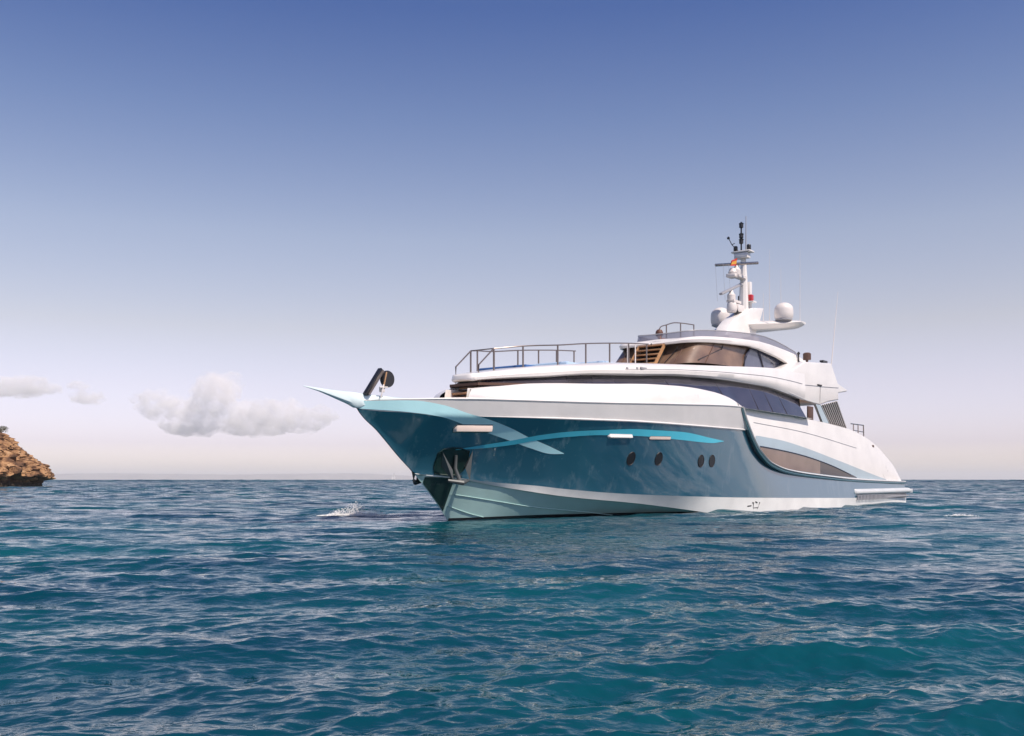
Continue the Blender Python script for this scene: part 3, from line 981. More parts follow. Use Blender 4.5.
for sg in (1, -1):
    mb.tube([(s, sg * (quarter_b(s, qw(s)) + .015), qw(s) + .015) for s in span(12.42, 22.2, 50)], .022, 6)
mb.build('window_trim', M['mullion'], qwin)
mb = MB()
qlf = pch([(12.02, 3.09), (16.28, 2.92), (22.45, 2.46)])
for sg in (1, -1):
    mb.tube([(s, sg * (quarter_b(s, qlf(s)) + .002), qlf(s)) for s in span(12.02, 22.45, 40)], .012, 6)
mb.build('panel_seam', M['grey'], quarter)
mb = MB()
for sg in (1, -1):
    mb.box((24.95, sg * (quarter_b(24.9, 2.7) + .0), 2.60), (.30, .05, .12))
mb.build('mooring_slot', M['brown'], quarter, bevel=.02)

# side sponsons and swim platform
mb = MB()
prof = [(-.06, .44), (.14, .46), (.22, .52), (.22, .62), (.14, .70), (-.06, .72)]
for sg in (1, -1):
    rows = [[(s, sg * (b1(s) - .02 + pb * e), z) for pb, z in prof] for s, e in [(21.5, .1), (21.6, .8), (22, 1), (26, 1), (29.3, 1), (29.6, 1)]]
    mb.grid(rows)
mb.box((29.95, 0, .55), (1.4, 7.2, .2))
plat = mb.build('swim_platform', M['lightgrey'], yacht, bevel=.04)
mb = MB()
for sg in (1, -1):
    for i in range(40):
        s = 21.7 + i * .19
        mb.box((s, sg * (side_b(s, .4) + .04), .34), (.09, .06, .2))
    mb.box((25.4, sg * (side_b(25, .4) + .0), .34), (7.6, .05, .06))
mb.build('fender_ribs', M['grey'], plat)

# transom
mb = MB()
mb.grid([[(29.32, -3.45 * t, .3), (29.32, -3.45 * t, 1.0)] for t in span(-1, 1, 5)])
mb.build('transom', M['white'], yacht)

# aft deck behind the quarter wings
mb = MB()
mb.grid([[(s, (bc(s) - .18) * t, min(2.6, zc(s) - .3)) for t in (-1, 0, 1)] for s in span(17, 29.2, 20)])
mb.build('aft_deck', M['teak'], yacht)

# ---- main deck window band
mb = MB()
rows = []
for s in span(.95, 17.5, 90, 1.2):
    p0 = (s, max(bc(s) - .15, .3), zc(s) - .02); p1 = (s, max(bs(s) - .22, .28), zs(s) + .02)
    rows.append([tuple(lerp(a, c, u) for a, c in zip(p0, p1)) for u in span(0, 1, 5)])
mb.both(rows)
mb.grid([rows[0], [(s, -b, z) for s, b, z in rows[0]]])
win = mb.build('saloon_window', M['glass'], yacht)
for s in (7.3, 10.4, 13.0, 14.2, 15.5):
    mb = MB()
    for sg in (1, -1):
        mb.tube([(s + .0, sg * (bc(s) - .145), zc(s)), (s + .05, sg * (bs(s) - .215), zs(s))], .010, 6)
    mb.build('mullion', M['mullion'], win)
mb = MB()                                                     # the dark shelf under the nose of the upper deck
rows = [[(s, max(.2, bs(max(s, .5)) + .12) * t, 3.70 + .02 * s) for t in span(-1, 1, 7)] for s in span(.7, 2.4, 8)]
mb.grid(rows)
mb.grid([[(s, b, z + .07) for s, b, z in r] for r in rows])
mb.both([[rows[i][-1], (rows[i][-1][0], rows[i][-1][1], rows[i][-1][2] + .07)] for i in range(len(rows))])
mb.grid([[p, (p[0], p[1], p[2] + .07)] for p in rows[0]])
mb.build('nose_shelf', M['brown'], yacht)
# saloon after bulkhead with brown doors
mb = MB()
mb.grid([[(17.5, 3.25 * t, 2.5), (17.5, 3.0 * t, 4.35)] for t in span(-1, 1, 3)])
mb.build('saloon_bulkhead', M['dark'], yacht)
for sg in (1, -1):
    mb = MB()
    mb.box((18.35, sg * 3.12, 3.72), (.55, .06, .62)); mb.build('deck_door', M['brown'], yacht, bevel=.01)

# ---- upper deck slab
mb = MB()
rows = []
for s in span(.72, 17.9, 80, 1.3):
    zb_, ztp, b = zs(s), zt(s), bs(s)
    th = ztp - zb_
    cr = min(1, (s - .7) / 5)
    r_ = [(s, 0, zb_ + .01), (s, b * .5, zb_ + .005), (s, b - .05, zb_), (s, b + .02, zb_ + .15 * th), (s, b + .035, zb_ + .45 * th), (s, b + .01, zb_ + .52 * th), (s, b - .01, zb_ + .9 * th), (s, b - .06, ztp), (s, b * .6, ztp + .12 * cr), (s, 0, ztp + .17 * cr)]
    rows.append(r_)
mb.both(rows)
def nose(r, ds, kb): return [(s - ds, b * kb, lerp(z, 3.93, 1 - kb)) for s, b, z in r]
r0 = rows[0]
nz_ = [r0, nose(r0, .06, .93), nose(r0, .11, .75), nose(r0, .13, .45)]
mb.both(nz_)
r0 = nz_[-1]
mb.grid([r0, [(s, -b, z) for s, b, z in r0]])
mb.grid([rows[-1], [(s, -b, z) for s, b, z in rows[-1]]])
deck = mb.build('upper_deck', M['white'], yacht, sharp=40)
mb = MB()
for sg in (1, -1):
    mb.tube([(s, sg * (bs(s) + .012), lerp(zs(s), zt(s), .54) - .0) for s in span(5.3, 17.6, 50)], .012, 6)
mb.build('deck_seam', M['grey'], deck)
for s, l_ in ((5.4, .08), (5.85, .08), (6.15, .35)):
    mb = MB()
    for sg in (1, -1): mb.box((s, sg * (bs(s) + .01), lerp(zs(s), zt(s), .62)), (l_, .05, .07), mi=0)
    mb.build('deck_vent', M['grey'], deck, bevel=.01)

# ---- after block of the upper deck, overhang wing
AB = [(16.3, 4.43), (16.74, 5.40), (17.3, 5.56), (17.9, 5.78), (18.71, 5.84), (20.9, 6.0), (21.67, 5.22), (22.91, 5.01), (22.78, 4.93), (21.73, 4.80), (21.79, 4.51), (20.6, 4.36), (19.58, 4.16), (18.2, 4.22)]
mb = MB(); mb.prism(AB, -3.06, 3.06)
ab = mb.build('aft_coaming', M['white'], yacht, bevel=.06, seg=3, sharp=50)
mb = MB()
for sg in (1, -1):
    mb.tube([(19.55, sg * 3.068, 4.25), (19.6, sg * 3.068, 4.92), (21.7, sg * 3.068, 5.02)], .012, 6)
    mb.tube([(17.8, sg * 3.068, 4.86), (19.6, sg * 3.068, 4.93)], .012, 6)
mb.build('coaming_seam', M['grey'], ab)
mb = MB()
for sg in (1, -1): mb.box((19.5, sg * 3.07, 4.97), (.45, .05, .05))
mb.build('deck_light', M['dark'], ab)
# louvred screens
LV = [(19.3, 4.12), (21.28, 4.42), (22.5, 3.27), (20.25, 3.41)]
for sg in (1, -1):
    lv = bpy.data.objects.new('louvre_screen', None); col.objects.link(lv); lv.parent = yacht
    mb = MB()
    mb.prism(LV, sg * 3.12, sg * 3.16); mb.build('panel', M['black'], lv)
    n = 9
    for i in range(n):
        t = (i + .5) / n
        a = (lerp(LV[0][0], LV[1][0], t), sg * 3.19, lerp(LV[0][1], LV[1][1], t))
        c = (lerp(LV[3][0], LV[2][0], t), sg * 3.19, lerp(LV[3][1], LV[2][1], t))
        mb = MB(); mb.tube([a, c], .022, 6); mb.build('slat', M['ivory'], lv)
    mb = MB(); mb.prism([(18.75, 4.14), (19.25, 4.14), (20.25, 3.40), (19.55, 3.43)], sg * 3.10, sg * 3.2); mb.build('pillar', M['greyblue'], lv)

# ---- wheelhouse
def plan(b, c, d, hw, p): return c + d * (abs(b) / hw) ** p
mb = MB()
rows = []
HW = 2.12
def scr(b):
    k = b / HW
    lo = (plan(b, 10.7, 3.55, HW, 9), b, 5.10 + .18 * k * k)
    hi = (plan(b * .98, 11.65, 3.32, HW * .98, 9), b * .98, 5.99 + .17 * k * k)
    return lo, hi
BB = [HW * (1 - (1 - i / 40) ** 1.8) for i in range(41)]
BB = [-x for x in BB[::-1]] + BB[1:]
for b in BB:
    lo, hi = scr(b)
    rows.append([tuple(lerp(x, y, u) for x, y in zip(lo, hi)) for u in span(0, 1, 6)])
mb.grid(rows)
wind = mb.build('windscreen', M['windscreen'], yacht)
for b in (-1.15, 1.15, 1.85, -1.85):
    lo, hi = scr(b)
    mb = MB(); mb.tube([(lo[0] - .02, lo[1], lo[2]), (hi[0] - .02, hi[1], hi[2])], .022, 6)
    mb.build('windscreen_bar', M['brown'], wind)
for b in (.75, 1.75):                                         # wipers
    lo, hi = scr(b)
    lo2, hi2 = scr(b + .2)
    mb = MB()
    a = Vector(lo).lerp(Vector(hi), .12) + Vector((-.06, 0, 0)); c = Vector(lo2).lerp(Vector(hi2), .7) + Vector((-.06, 0, 0))
    mb.tube([a, c], .018, 5)
    mb.tube([c + Vector((-.02, -.1, -.25)), c + Vector((-.02, .05, .12))], .022, 5)
    mb.build('wiper', M['black'], wind)
# side windows: quarter ellipse under the roof line
swt = pch([(14.3, 5.40), (14.98, 6.14), (15.6, 6.14), (16.64, 6.05), (18.03, 5.87), (19.0, 5.66)])
for sg in (1, -1):
    mb = MB()
    mb.grid([[(s, sg * 2.13, lerp(5.25, 5.6, (s - 14.3) / 4.8)), (s, sg * 2.11, max(swt(s), lerp(5.25, 5.6, (s - 14.3) / 4.8) + .01))] for s in span(14.3, 19.1, 40)])
    sw = mb.build('side_window', M['sideglass'], yacht)
    mb = MB()
    mb.tube([(14.28, sg * 2.14, 5.33), (14.45, sg * 2.14, 5.72), (14.95, sg * 2.13, 6.14)], .045, 6)
    mb.build('window_post', M['mullion'], sw)
    for s, w in ((15.6, .03),):
        mb = MB(); mb.tube([(s, sg * 2.15, 6.1), (s + .5, sg * 2.15, 5.35)], w, 6); mb.build('window_post', M['mullion'], sw)
# roof
RM = []
for k in span(0, 1, 30, .6):
    b = 2.3 * k
    RM.append((plan(b, 11.15, 3.3, 2.3, 5.5), b, 5.95 + .15 * k ** 3, 6.06 + .27 * k ** 2))
RM += [(15.3, 2.32, 6.08, 6.365), (16.2, 2.34, 6.0, 6.35), (17.0, 2.36, 5.92, 6.31), (17.6, 2.38, 5.82, 6.27), (18.4, 2.42, 5.66, 6.20), (19.0, 2.46, 5.50, 6.1), (19.8, 2.5, 5.3, 5.95)]
mb = MB()
rows = []
for s, b, zl, zu in RM:
    kb = b / 2.3
    nose = max(0, 1 - (s - 10.85) / 3)
    inn = .12
    rows.append([(s + inn * (1 - min(kb, 1)), b - inn * min(kb, 1), zl - .01), (s, b, zl), (s - .03 * nose, b + .035, lerp(zl, zu, .5)), (s + .02, b - .02, zu), (s + .25 * (1 - min(1, kb)) + .05, b - .18 * min(kb, 1), zu + .03),
                 (max(s + .3, 11.2), b * .5, zu + .06 + .12 * min(1, max(0, (s - 13) / 3))), (max(s + .3, 11.2), 0, zu + .08 + .16 * min(1, max(0, (s - 13) / 3)))])
mb.both(rows)
roof = mb.build('wheelhouse_roof', M['white'], yacht, sharp=45)
# dark body below the roof so that no sky shows through the screen
mb = MB()
mb.prism([(13.2, 5.0), (13.2, 5.9), (18.5, 5.7), (18.5, 5.0)], -1.95, 1.95)
mb.build('wheelhouse_core', M['brown'], yacht)
# flybridge screen
FB = [1.9 * k for k in span(0, 1, 22, .6)]
FS = [(11.75 + 3.9 * (b / 1.9) ** 5, b, 6.46 + .27 * (b / 1.9) ** 3) for b in FB] + [(16.6, 1.92, 6.74), (17.6, 1.94, 6.68), (18.5, 1.97, 6.57), (19.5, 2.0, 6.42), (20.0, 2.0, 6.2)]
mb = MB()
mb.both([[(s - .02, b + .04, 6.0 if s < 18 else 5.8), (s + .1, b, z)] for s, b, z in FS])
fs = mb.build('flybridge_screen', M['flyglass'], yacht)
mb = MB()
pth = [(s + .1, b, z) for s, b, z in FS]
mb.tube([(s, -b, z) for s, b, z in pth[::-1]] + pth[1:], .018, 6)
mb.build('screen_edge', M['grey'], fs)
# flybridge seat backs seen through the screen
mb = MB()
mb.box((15.5, 0, 6.5), (1.3, 2.6, .34)); mb.box((16.9, .9, 6.55), (.5, 1.2, .5))
mb.build('flybridge_seat', M['ivory'], yacht, bevel=.06)
# flybridge hand rail
fr = bpy.data.objects.new('flybridge_rail', None); col.objects.link(fr); fr.parent = yacht
TR = [(13.0, 6.52), (13.17, 6.91), (13.7, 7.09), (14.39, 7.26), (15.2, 7.33), (15.97, 7.37)]
mb = MB(); frz = pch(TR)
mb.tube([(s, -.8, frz(s)) for s in span(13.0, 15.97, 26)], .022, 8); mb.build('hand_rail', M['rail'], fr)
for s in (13.7, 14.85, 15.97):
    mb = MB(); mb.tube([(s, -.8, 6.35), (s, -.8, frz(s))], .026, 8); mb.build('post', M['rail'], fr)

# ---- stairs from the upper deck to the flybridge
sr = bpy.data.objects.new('stairs', None); col.objects.link(sr); sr.parent = yacht
A0, A1 = (10.45, 5.14), (11.25, 6.03)
for i in range(5):
    t = (i + .5) / 5
    s, z = lerp(A0[0], A1[0], t), lerp(A0[1], A1[1], t)
    mb = MB(); mb.box((s + .02, 0, z), (.24, .98, .05)); mb.build('step', M['teak'], sr, bevel=.01)
for sg in (1, -1):
    mb = MB()
    rot = Matrix.Rotation(-math.atan2(A1[1] - A0[1], A1[0] - A0[0]), 3, 'Y')
    mb.box(((A0[0] + A1[0]) / 2, sg * .52, (A0[1] + A1[1]) / 2), (1.24, .05, .12), rot)
    mb.build('stringer', M['teak'], sr)
mb = MB(); mb.box((11.02, 0, 5.5), (.05, .96, .9), Matrix.Rotation(R(42), 3, 'Y')); mb.build('stair_back', M['dark'], sr)
for sg in (-.52, -.2):
    mb = MB(); mb.tube([(10.35, sg, 5.1), (10.35, sg, 5.95)], .022, 8)
    mb.build('newel_post', M['ivory'], sr)

# ---- foredeck rail
fd = bpy.data.objects.new('foredeck_rail', None); col.objects.link(fd); fd.parent = yacht
rz = pch([(1.51, 4.81), (2.32, 4.93), (3.55, 5.06), (4.89, 5.24), (6.12, 5.38), (7.2, 5.49), (8.4, 5.59)])
br = pch([(1.5, .42), (2.32, .85), (3.0, 1.1), (3.55, 1.2), (4.89, 1.3), (6.12, 1.38), (8.4, 1.45)])
for sg in (1, -1):
    mb = MB(); mb.tube([(s, sg * br(s), rz(s)) for s in span(1.51, 8.4, 60)], .020, 8); mb.build('hand_rail', M['rail'], fd)
    for s in (1.51, 2.32, 3.55, 4.89, 6.12, 7.2, 8.3):
        mb = MB(); mb.tube([(s, sg * br(s), zt(s) + .02), (s, sg * br(s), rz(s))], .026, 8); mb.build('post', M['rail'], fd)
    mb = MB(); mb.tube([(.85, sg * .42, 3.65), (.85, sg * .42, 4.29), (1.51, sg * .42, 4.81)], .022, 8); mb.build('gate_rail', M['rail'], fd)
mb = MB(); mb.tube([(1.51, -.42, 4.81), (1.51, .42, 4.81)], .018, 8); mb.build('gate_bar', M['rail'], fd)

# ---- after deck rail
ad = bpy.data.objects.new('aft_rail', None); col.objects.link(ad); ad.parent = yacht
for sg in (1, -1):
    mb = MB(); mb.tube([(22.6, sg * 3.3, 3.52), (24.2, sg * 3.3, 3.52), (24.25, sg * 3.3, 2.95)], .024, 8); mb.tube([(22.9, sg * 3.3, 3.25), (24.2, sg * 3.3, 3.22)], .018, 8)
    mb.build('hand_rail', M['steel'], ad)
    for s in (22.9, 23.5):
        mb = MB(); mb.tube([(s, sg * 3.3, 3.0), (s, sg * 3.3, 3.52)], .024, 8); mb.build('post', M['steel'], ad)

# ---- arch, wings, domes
mb = MB()
AR = [(16.73, 7.05), (17.0, 7.36), (17.44, 7.66), (17.8, 7.84), (18.19, 8.0), (18.6, 8.2), (19.13, 8.38), (20.35, 8.54), (20.15, 8.2), (19.99, 7.95), (19.7, 7.6), (19.4, 7.05), (19.2, 6.3), (16.6, 6.3), (16.6, 6.9)]
mb.prism(AR, -.30, .30)
arch = mb.build('mast_arch', M['white'], yacht, bevel=.06, seg=3, sharp=50)
mb = MB()
rows = []
for t in span(-1, 1, 25):
    b = 2.0 * t
    k = abs(t)
    c0, c1 = lerp(18.6, 20.0, k ** 1.2), lerp(20.6, 21.0, k)
    if k > .92: c0, c1 = c0 + .2 * (k - .92) / .08, c1 - .2 * (k - .92) / .08
    zb_, ztp = float(np.interp(k, [0, .8, 1], [7.46, 7.54, 7.70])), 7.80
    rows.append([(c0, b, lerp(zb_, ztp, .5)), (lerp(c0, c1, .15), b, ztp), (lerp(c0, c1, .85), b, ztp), (c1, b, lerp(zb_, ztp, .6)), (lerp(c0, c1, .8), b, zb_), (lerp(c0, c1, .2), b, zb_), (c0, b, lerp(zb_, ztp, .5))])
mb.grid(rows)
mb.add(rows[0][:6], [tuple(range(6))]); mb.add(rows[-1][:6], [tuple(range(6))])
mb.build('radar_wing', M['white'], arch, sharp=50)
def dome(s, b, z, r, h, mat):
    d = bpy.data.objects.new('satellite_dome', None); col.objects.link(d); d.parent = yacht
    mb = MB()
    prof = [(r * .86, 0), (r * .97, h * .12), (r, h * .35), (r * .98, h * .55)] + [(r * .98 * math.cos(a), h * .55 + (h * .45) * math.sin(a)) for a in span(.15, math.pi / 2, 9)]
    mb.lathe((s, b, z), prof); mb.build('radome', mat, d)
    mb = MB(); mb.lathe((s, b, z - .10), [(r * .55, 0), (r * .9, .06), (r * .9, .115)]); mb.build('dome_base', M['grey'], d)
dome(19.85, 1.40, 7.88, .40, .70, M['ivory'])
dome(19.65, -1.42, 7.88, .42, .76, M['ivory'])

# ---- mast with its gear
ma = bpy.data.objects.new('mast', None); col.objects.link(ma); ma.parent = yacht
mb = MB()
mb.tube([(18.95, .0, 8.2), (18.95, 0, 9.6), (18.9, 0, 10.6)], [.22, .16, .11], 10)
mb.build('column', M['white'], ma)
mb = MB(); mb.box((19.2, .15, 8.9), (.20, .16, 1.2)); mb.build('column_fin', M['white'], ma, bevel=.03)
mb = MB(); mb.box((18.85, 0, 10.72), (.50, .85, .07)); mb.box((18.8, .0, 10.55), (.35, .6, .22)); mb.build('crosstree', M['white'], ma, bevel=.02)
for b in (-.30, .30):
    mb = MB(); mb.lathe((18.8, b, 10.76), [(.07, 0), (.09, .04), (.09, .2), (.07, .24)], 12); mb.build('navigation_light', M['black'], ma)
mb = MB()
mb.tube([(18.75, -.02, 10.7), (18.75, -.02, 11.98)], .035, 8)
mb.build('light_pole', M['black'], ma)
for z in (11.05, 11.28, 11.72):
    mb = MB(); mb.lathe((18.75, -.02, z), [(.04, 0), (.09, .03), (.09, .16), (.11, .19), (.04, .24)], 12); mb.build('mast_light', M['black'], ma)
mb = MB(); mb.tube([(18.95, .10, 10.7), (18.95, .10, 12.25)], [.028, .016], 6); mb.build('whip_aerial', M['grey'], ma)
mb = MB(); mb.tube([(18.7, -.12, 10.75), (18.5, -.33, 11.02), (18.42, -.42, 11.25)], .016, 6); mb.lathe((18.40, -.44, 11.30), [(.05, -.05), (.07, 0), (.02, .06)], 8); mb.tube([(18.5, -.33, 11.02), (18.5, -.2, 11.06)], .016, 6)
mb.build('wind_vane', M['black'], ma)
def radar(s, b, z, dirv, half, mat):
    r_ = bpy.data.objects.new('radar', None); col.objects.link(r_); r_.parent = yacht
    mb = MB()
    d = Vector(dirv).normalized()
    rot = Matrix((d, Vector((0, 0, 1)).cross(d).normalized(), d.cross(Vector((0, 0, 1)).cross(d).normalized()))).transposed()
    mb.box((s, b, z), (half * 2, .16, .10), rot); mb.build('scanner', mat, r_, bevel=.03)
    mb = MB(); mb.lathe((s, b, z - .52), [(.13, 0), (.17, .05), (.18, .26), (.10, .36), (.07, .47)], 14); mb.box((s + .25, b, z - .50), (.7, .34, .10)); mb.build('radar_base', M['ivory'], r_)
    return r_
radar(18.25, 0, 10.12, (.30, .95, -.02), .90, M['steel'])
radar(17.85, -.05, 9.02, (.95, .05, .36), .95, M['grey'])
mb = MB(); mb.lathe((17.9, -.05, 8.05), [(.18, 0), (.22, .1), (.20, .35), (.14, .48)], 14); mb.box((18.3, 0, 8.25), (.6, .4, .3)); mb.build('radar_pedestal', M['ivory'], ma, bevel=.03)
for sg, mt in ((1, M['red']), (-1, M['black'])):
    mb = MB(); mb.box((19.15, sg * .22, 8.80), (.22, .20, .28)); mb.build('side_light', mt, ma, bevel=.03)
    mb = MB(); mb.box((19.15, sg * .22, 8.63), (.34, .4, .05)); mb.build('light_bracket', M['white'], ma)
mb = MB(); mb.box((18.05, .12, 8.15), (.10, .12, .14)); mb.build('horn', M['black'], ma, bevel=.02)
mb = MB(); mb.box((18.15, -.12, 9.62), (.5, .4, .14)); mb.lathe((18.1, -.1, 9.66), [(.16, 0), (.19, .1), (.12, .26)], 12); mb.build('radar_bracket', M['ivory'], ma, bevel=.02)
for s, b, z0, z1_ in ((18.9, .9, 7.75, 8.9), (19.2, 1.05, 7.78, 10.75), (20.75, 1.75, 7.78, 10.95), (20.5, 1.0, 7.78, 10.2)):
    mb = MB(); mb.tube([(s, b, z0), (s, b, z0 + .25), (s, b, z1_)], [.025, .012, .005], 6); mb.build('whip_aerial', M['ivory'], ma)
for b in (-.7, -.35, -.1):
    mb = MB(); mb.tube([(17.7, b, 10.1), (17.9, b, 8.6)], .005, 5); mb.build('halyard', M['grey'], ma)
mb = MB(); mb.tube([(22.66, 2.4, 4.99), (22.66, 2.4, 6.0), (22.9, 2.4, 6.9), (23.53, 2.4, 9.46)], [.03, .026, .02, .008], 6); mb.build('whip_aerial', M['ivory'], yacht)
# deck lamps on the after block
for s, z in ((18.84, 5.83),):
    mb = MB(); mb.lathe((s, 2.8, z), [(.05, 0), (.05, .12), (.16, .13), (.16, .38), (.10, .42)], 12); mb.build('deck_lamp', M['brown'], yacht)
mb = MB(); mb.tube([(18.7, 2.5, 5.8), (18.7, 2.5, 6.2)], .03, 6); mb.lathe((18.7, 2.5, 6.18), [(.04, 0), (.07, .05), (.02, .12)], 8); mb.build('deck_horn', M['black'], yacht)
mb = MB(); mb.tube([(21.1, 2.5, 5.9), (21.3, 2.5, 6.12)], .03, 6); mb.box((21.5, 2.5, 6.16), (.5, .16, .08)); mb.build('aft_light', M['black'], yacht)

# ---- boarding plank with wheel, folded upright on the bow
pl = bpy.data.objects.new('folding_plank', None); col.objects.link(pl); pl.parent = yacht
mb = MB(); d = Vector((.52, 0, .66)); rot = Matrix.Rotation(-math.atan2(.66, .52), 3, 'Y')
mb.box((-2.94, .15, 3.54), (.86, .13, .10), rot); mb.build('plank', M['black'], pl, bevel=.015)
mb = MB(); mb.box((-2.90, .225, 3.52), (.82, .02, .05), rot); mb.build('plank_edge', M['rail'], pl)
mb = MB(); mb.lathe((-2.50, .20, 3.64), [(.02, -.06), (.20, -.06), (.215, -.03), (.215, .03), (.20, .06), (.02, .06)], 28, axis='y'); mb.build('wheel', M['black'], pl)
mb = MB(); mb.tube([(-2.72, .30, 3.44), (-2.62, .30, 3.80)], .02, 6); mb.build('wheel_fork', M['teak'], pl)
mb = MB(); mb.box((-2.72, .24, 3.36), (.12, .1, .14)); mb.tube([(-2.82, .3, 3.14), (-2.72, .3, 3.48)], .022, 6); mb.tube([(-2.86, .3, 3.40), (-2.58, .3, 3.42)], .022, 6); mb.build('hinge', M['ivory'], pl, bevel=.02)

# ------------------------------------------------------------------ things lying on, hanging from or sitting on the yacht
def on_ship(o, s, b, z):
    c, sn = math.cos(BEAR), math.sin(BEAR)
    x, y = s, -b
    o.location = (yacht.location.x + c * x - sn * y, yacht.location.y + sn * x + c * y, z)
    o.rotation_euler = (0, 0, BEAR)

def sun_pad(s, ln, half, z, mat, label):
    mb = MB(); mb.box((0, 0, .11), (ln, half * 2, .20))
    o = mb.build('sun_pad', mat, bevel=.05, seg=3)
    tag(o, label, 'cushion', 'cushions on the upper foredeck')
    on_ship(o, s, 0, z)
sun_pad(3.2, 1.6, .9, 4.21, M['pad'], 'dark blue sunbathing cushion nearest the bow on the railed upper deck')
sun_pad(5.0, 1.8, 1.15, 4.44, M['padlight'], 'pale blue middle cushion on the railed upper deck, right behind the dark blue one')
sun_pad(7.0, 1.9, 1.2, 4.64, M['padlight'], 'pale blue cushion closest to the stairs on the railed upper deck')

def flag():
    mb = MB()
    H_ = .34
    for i, (a, c, mi) in enumerate(((0, .28, 0), (.28, .72, 1), (.72, 1, 0))):
        rows = []
        for u in span(0, 1, 14):
            droop = -.42 * u ** 1.3
            rows.append([(-.55 * u, .07 * math.sin(u * 7 + 1.5 * v), H_ * (v * (1 - .72 * u) - .35 * 0) + droop * .0 - .05 * u) for v in span(a, c, 4)])
        mb.grid(rows, mi)
    o = mb.build('flag', [M['flagred'], M['flagyellow']])
    tag(o, 'small red and yellow flag drooping from the mast above the upper radar bar', 'flag')
    on_ship(o, 18.2, -.02, 10.02)
flag()

def person():
    """reclining on the flybridge, head and shoulders above the roof edge"""
    J = [(0, 0, .14), (-.16, 0, .22), (-.36, 0, .34), (-.46, 0, .42), (-.52, 0, .50), (-.56, 0, .60), (-.58, 0, .68),   # pelvis .. head
         (-.40, .17, .37), (-.20, .25, .20), (.03, .20, .16),                # left arm
         (-.40, -.17, .37), (-.22, -.27, .20), (.0, -.22, .16),               # right arm
         (.06, .10, .13), (.42, .12, .32), (.78, .12, .08), (.92, .12, .14),  # legs, knees raised
         (.06, -.10, .13), (.44, -.14, .30), (.80, -.14, .08), (.94, -.14, .14)]
    Ed = [(0, 1), (1, 2), (2, 3), (3, 4), (4, 5), (5, 6), (2, 7), (7, 8), (8, 9), (2, 10), (10, 11), (11, 12), (0, 13), (13, 14), (14, 15), (15, 16), (0, 17), (17, 18), (18, 19), (19, 20)]
    rad = [.14, .14, .14, .065, .085, .11, .09, .065, .045, .03, .065, .045, .03, .09, .065, .045, .03, .09, .065, .045, .03]
    me = bpy.data.meshes.new('person')
    me.from_pydata([(x, -y, z) for x, y, z in J], Ed, [])
    o = bpy.data.objects.new('person', me)
    col.objects.link(o)
    md = o.modifiers.new('skin', 'SKIN')
    for i, d in enumerate(me.skin_vertices[0].data):
        d.radius = (rad[i], rad[i]); d.use_root = (i == 0)
    sd = o.modifiers.new('sub', 'SUBSURF'); sd.levels = sd.render_levels = 2
    me.materials.append(M['skin'])
    hb = MB()
    hb.lathe((-.555, 0, .60), [(.13, -.08), (.145, 0), (.135, .08), (.09, .15), (.0, .175)], 14)
    hb.build('hair', M['hair'], o)
    sb = MB()
    sb.tube([(-.02, 0, .15), (-.18, 0, .235), (-.36, 0, .345), (-.43, 0, .40)], [.155, .165, .175, .10], 14)
    sb.build('shirt', M['shirt'], o)
    tag(o, 'brown haired person reclining at the front of the flybridge beside the curved hand rail', 'person')
    on_ship(o, 12.63, -.2, 5.90)
person()

# ------------------------------------------------------------------ splash and foam
def splash(name, label, cx, cy, w, d, h, n, seed):
    rr = random.Random(seed)
    bm = bmesh.new()
    for i in range(n):
        u = rr.gauss(0, .34)
        v = rr.gauss(0, .35)
        if abs(u) > 1 or abs(v) > 1: continue
        clump = .5 + .5 * noise.noise((u * 4, v * 2.4, seed * 3.1))
        hh = h * max(0, 1 - ((u - .15) / .6) ** 2) * rr.random() ** 4.5 * clump * 1.7
        r0 = rr.uniform(.003, .009) * (1.4 if hh < .03 else 1)
        if clump < .40 or u < -.6: continue
        res = bmesh.ops.create_icosphere(bm, subdivisions=1, radius=r0)
        st = rr.uniform(1, 2.6)
        for q in res['verts']:
            q.co = Vector((q.co.x * st + cx + u * w / 2, q.co.y * st + cy + v * d / 2, q.co.z * rr.uniform(.6, 1.2) + .03 + hh + .015 * math.exp(-u * u * 4)))
    me = bpy.data.meshes.new(name)
    bm.to_mesh(me); bm.free()
    me.materials.append(M['foam'])
    o = bpy.data.objects.new(name, me)
    col.objects.link(o)
    tag(o, label, 'foam', kind='stuff')
splash('splash', 'white splash of broken water ahead of the bow, left of the hull', -4.85, 29.9, 3.1, 1.3, .34, 6500, 1)
splash('foam', 'thin white foam on a wave crest at the right, beyond the stern', 13.2, 29.5, 1.6, .6, .04, 500, 2)

splash('foam', 'white foam lapping at the foot of the orange brown rock', -69.6, 149.0, 2.0, 2.0, .5, 500, 6)

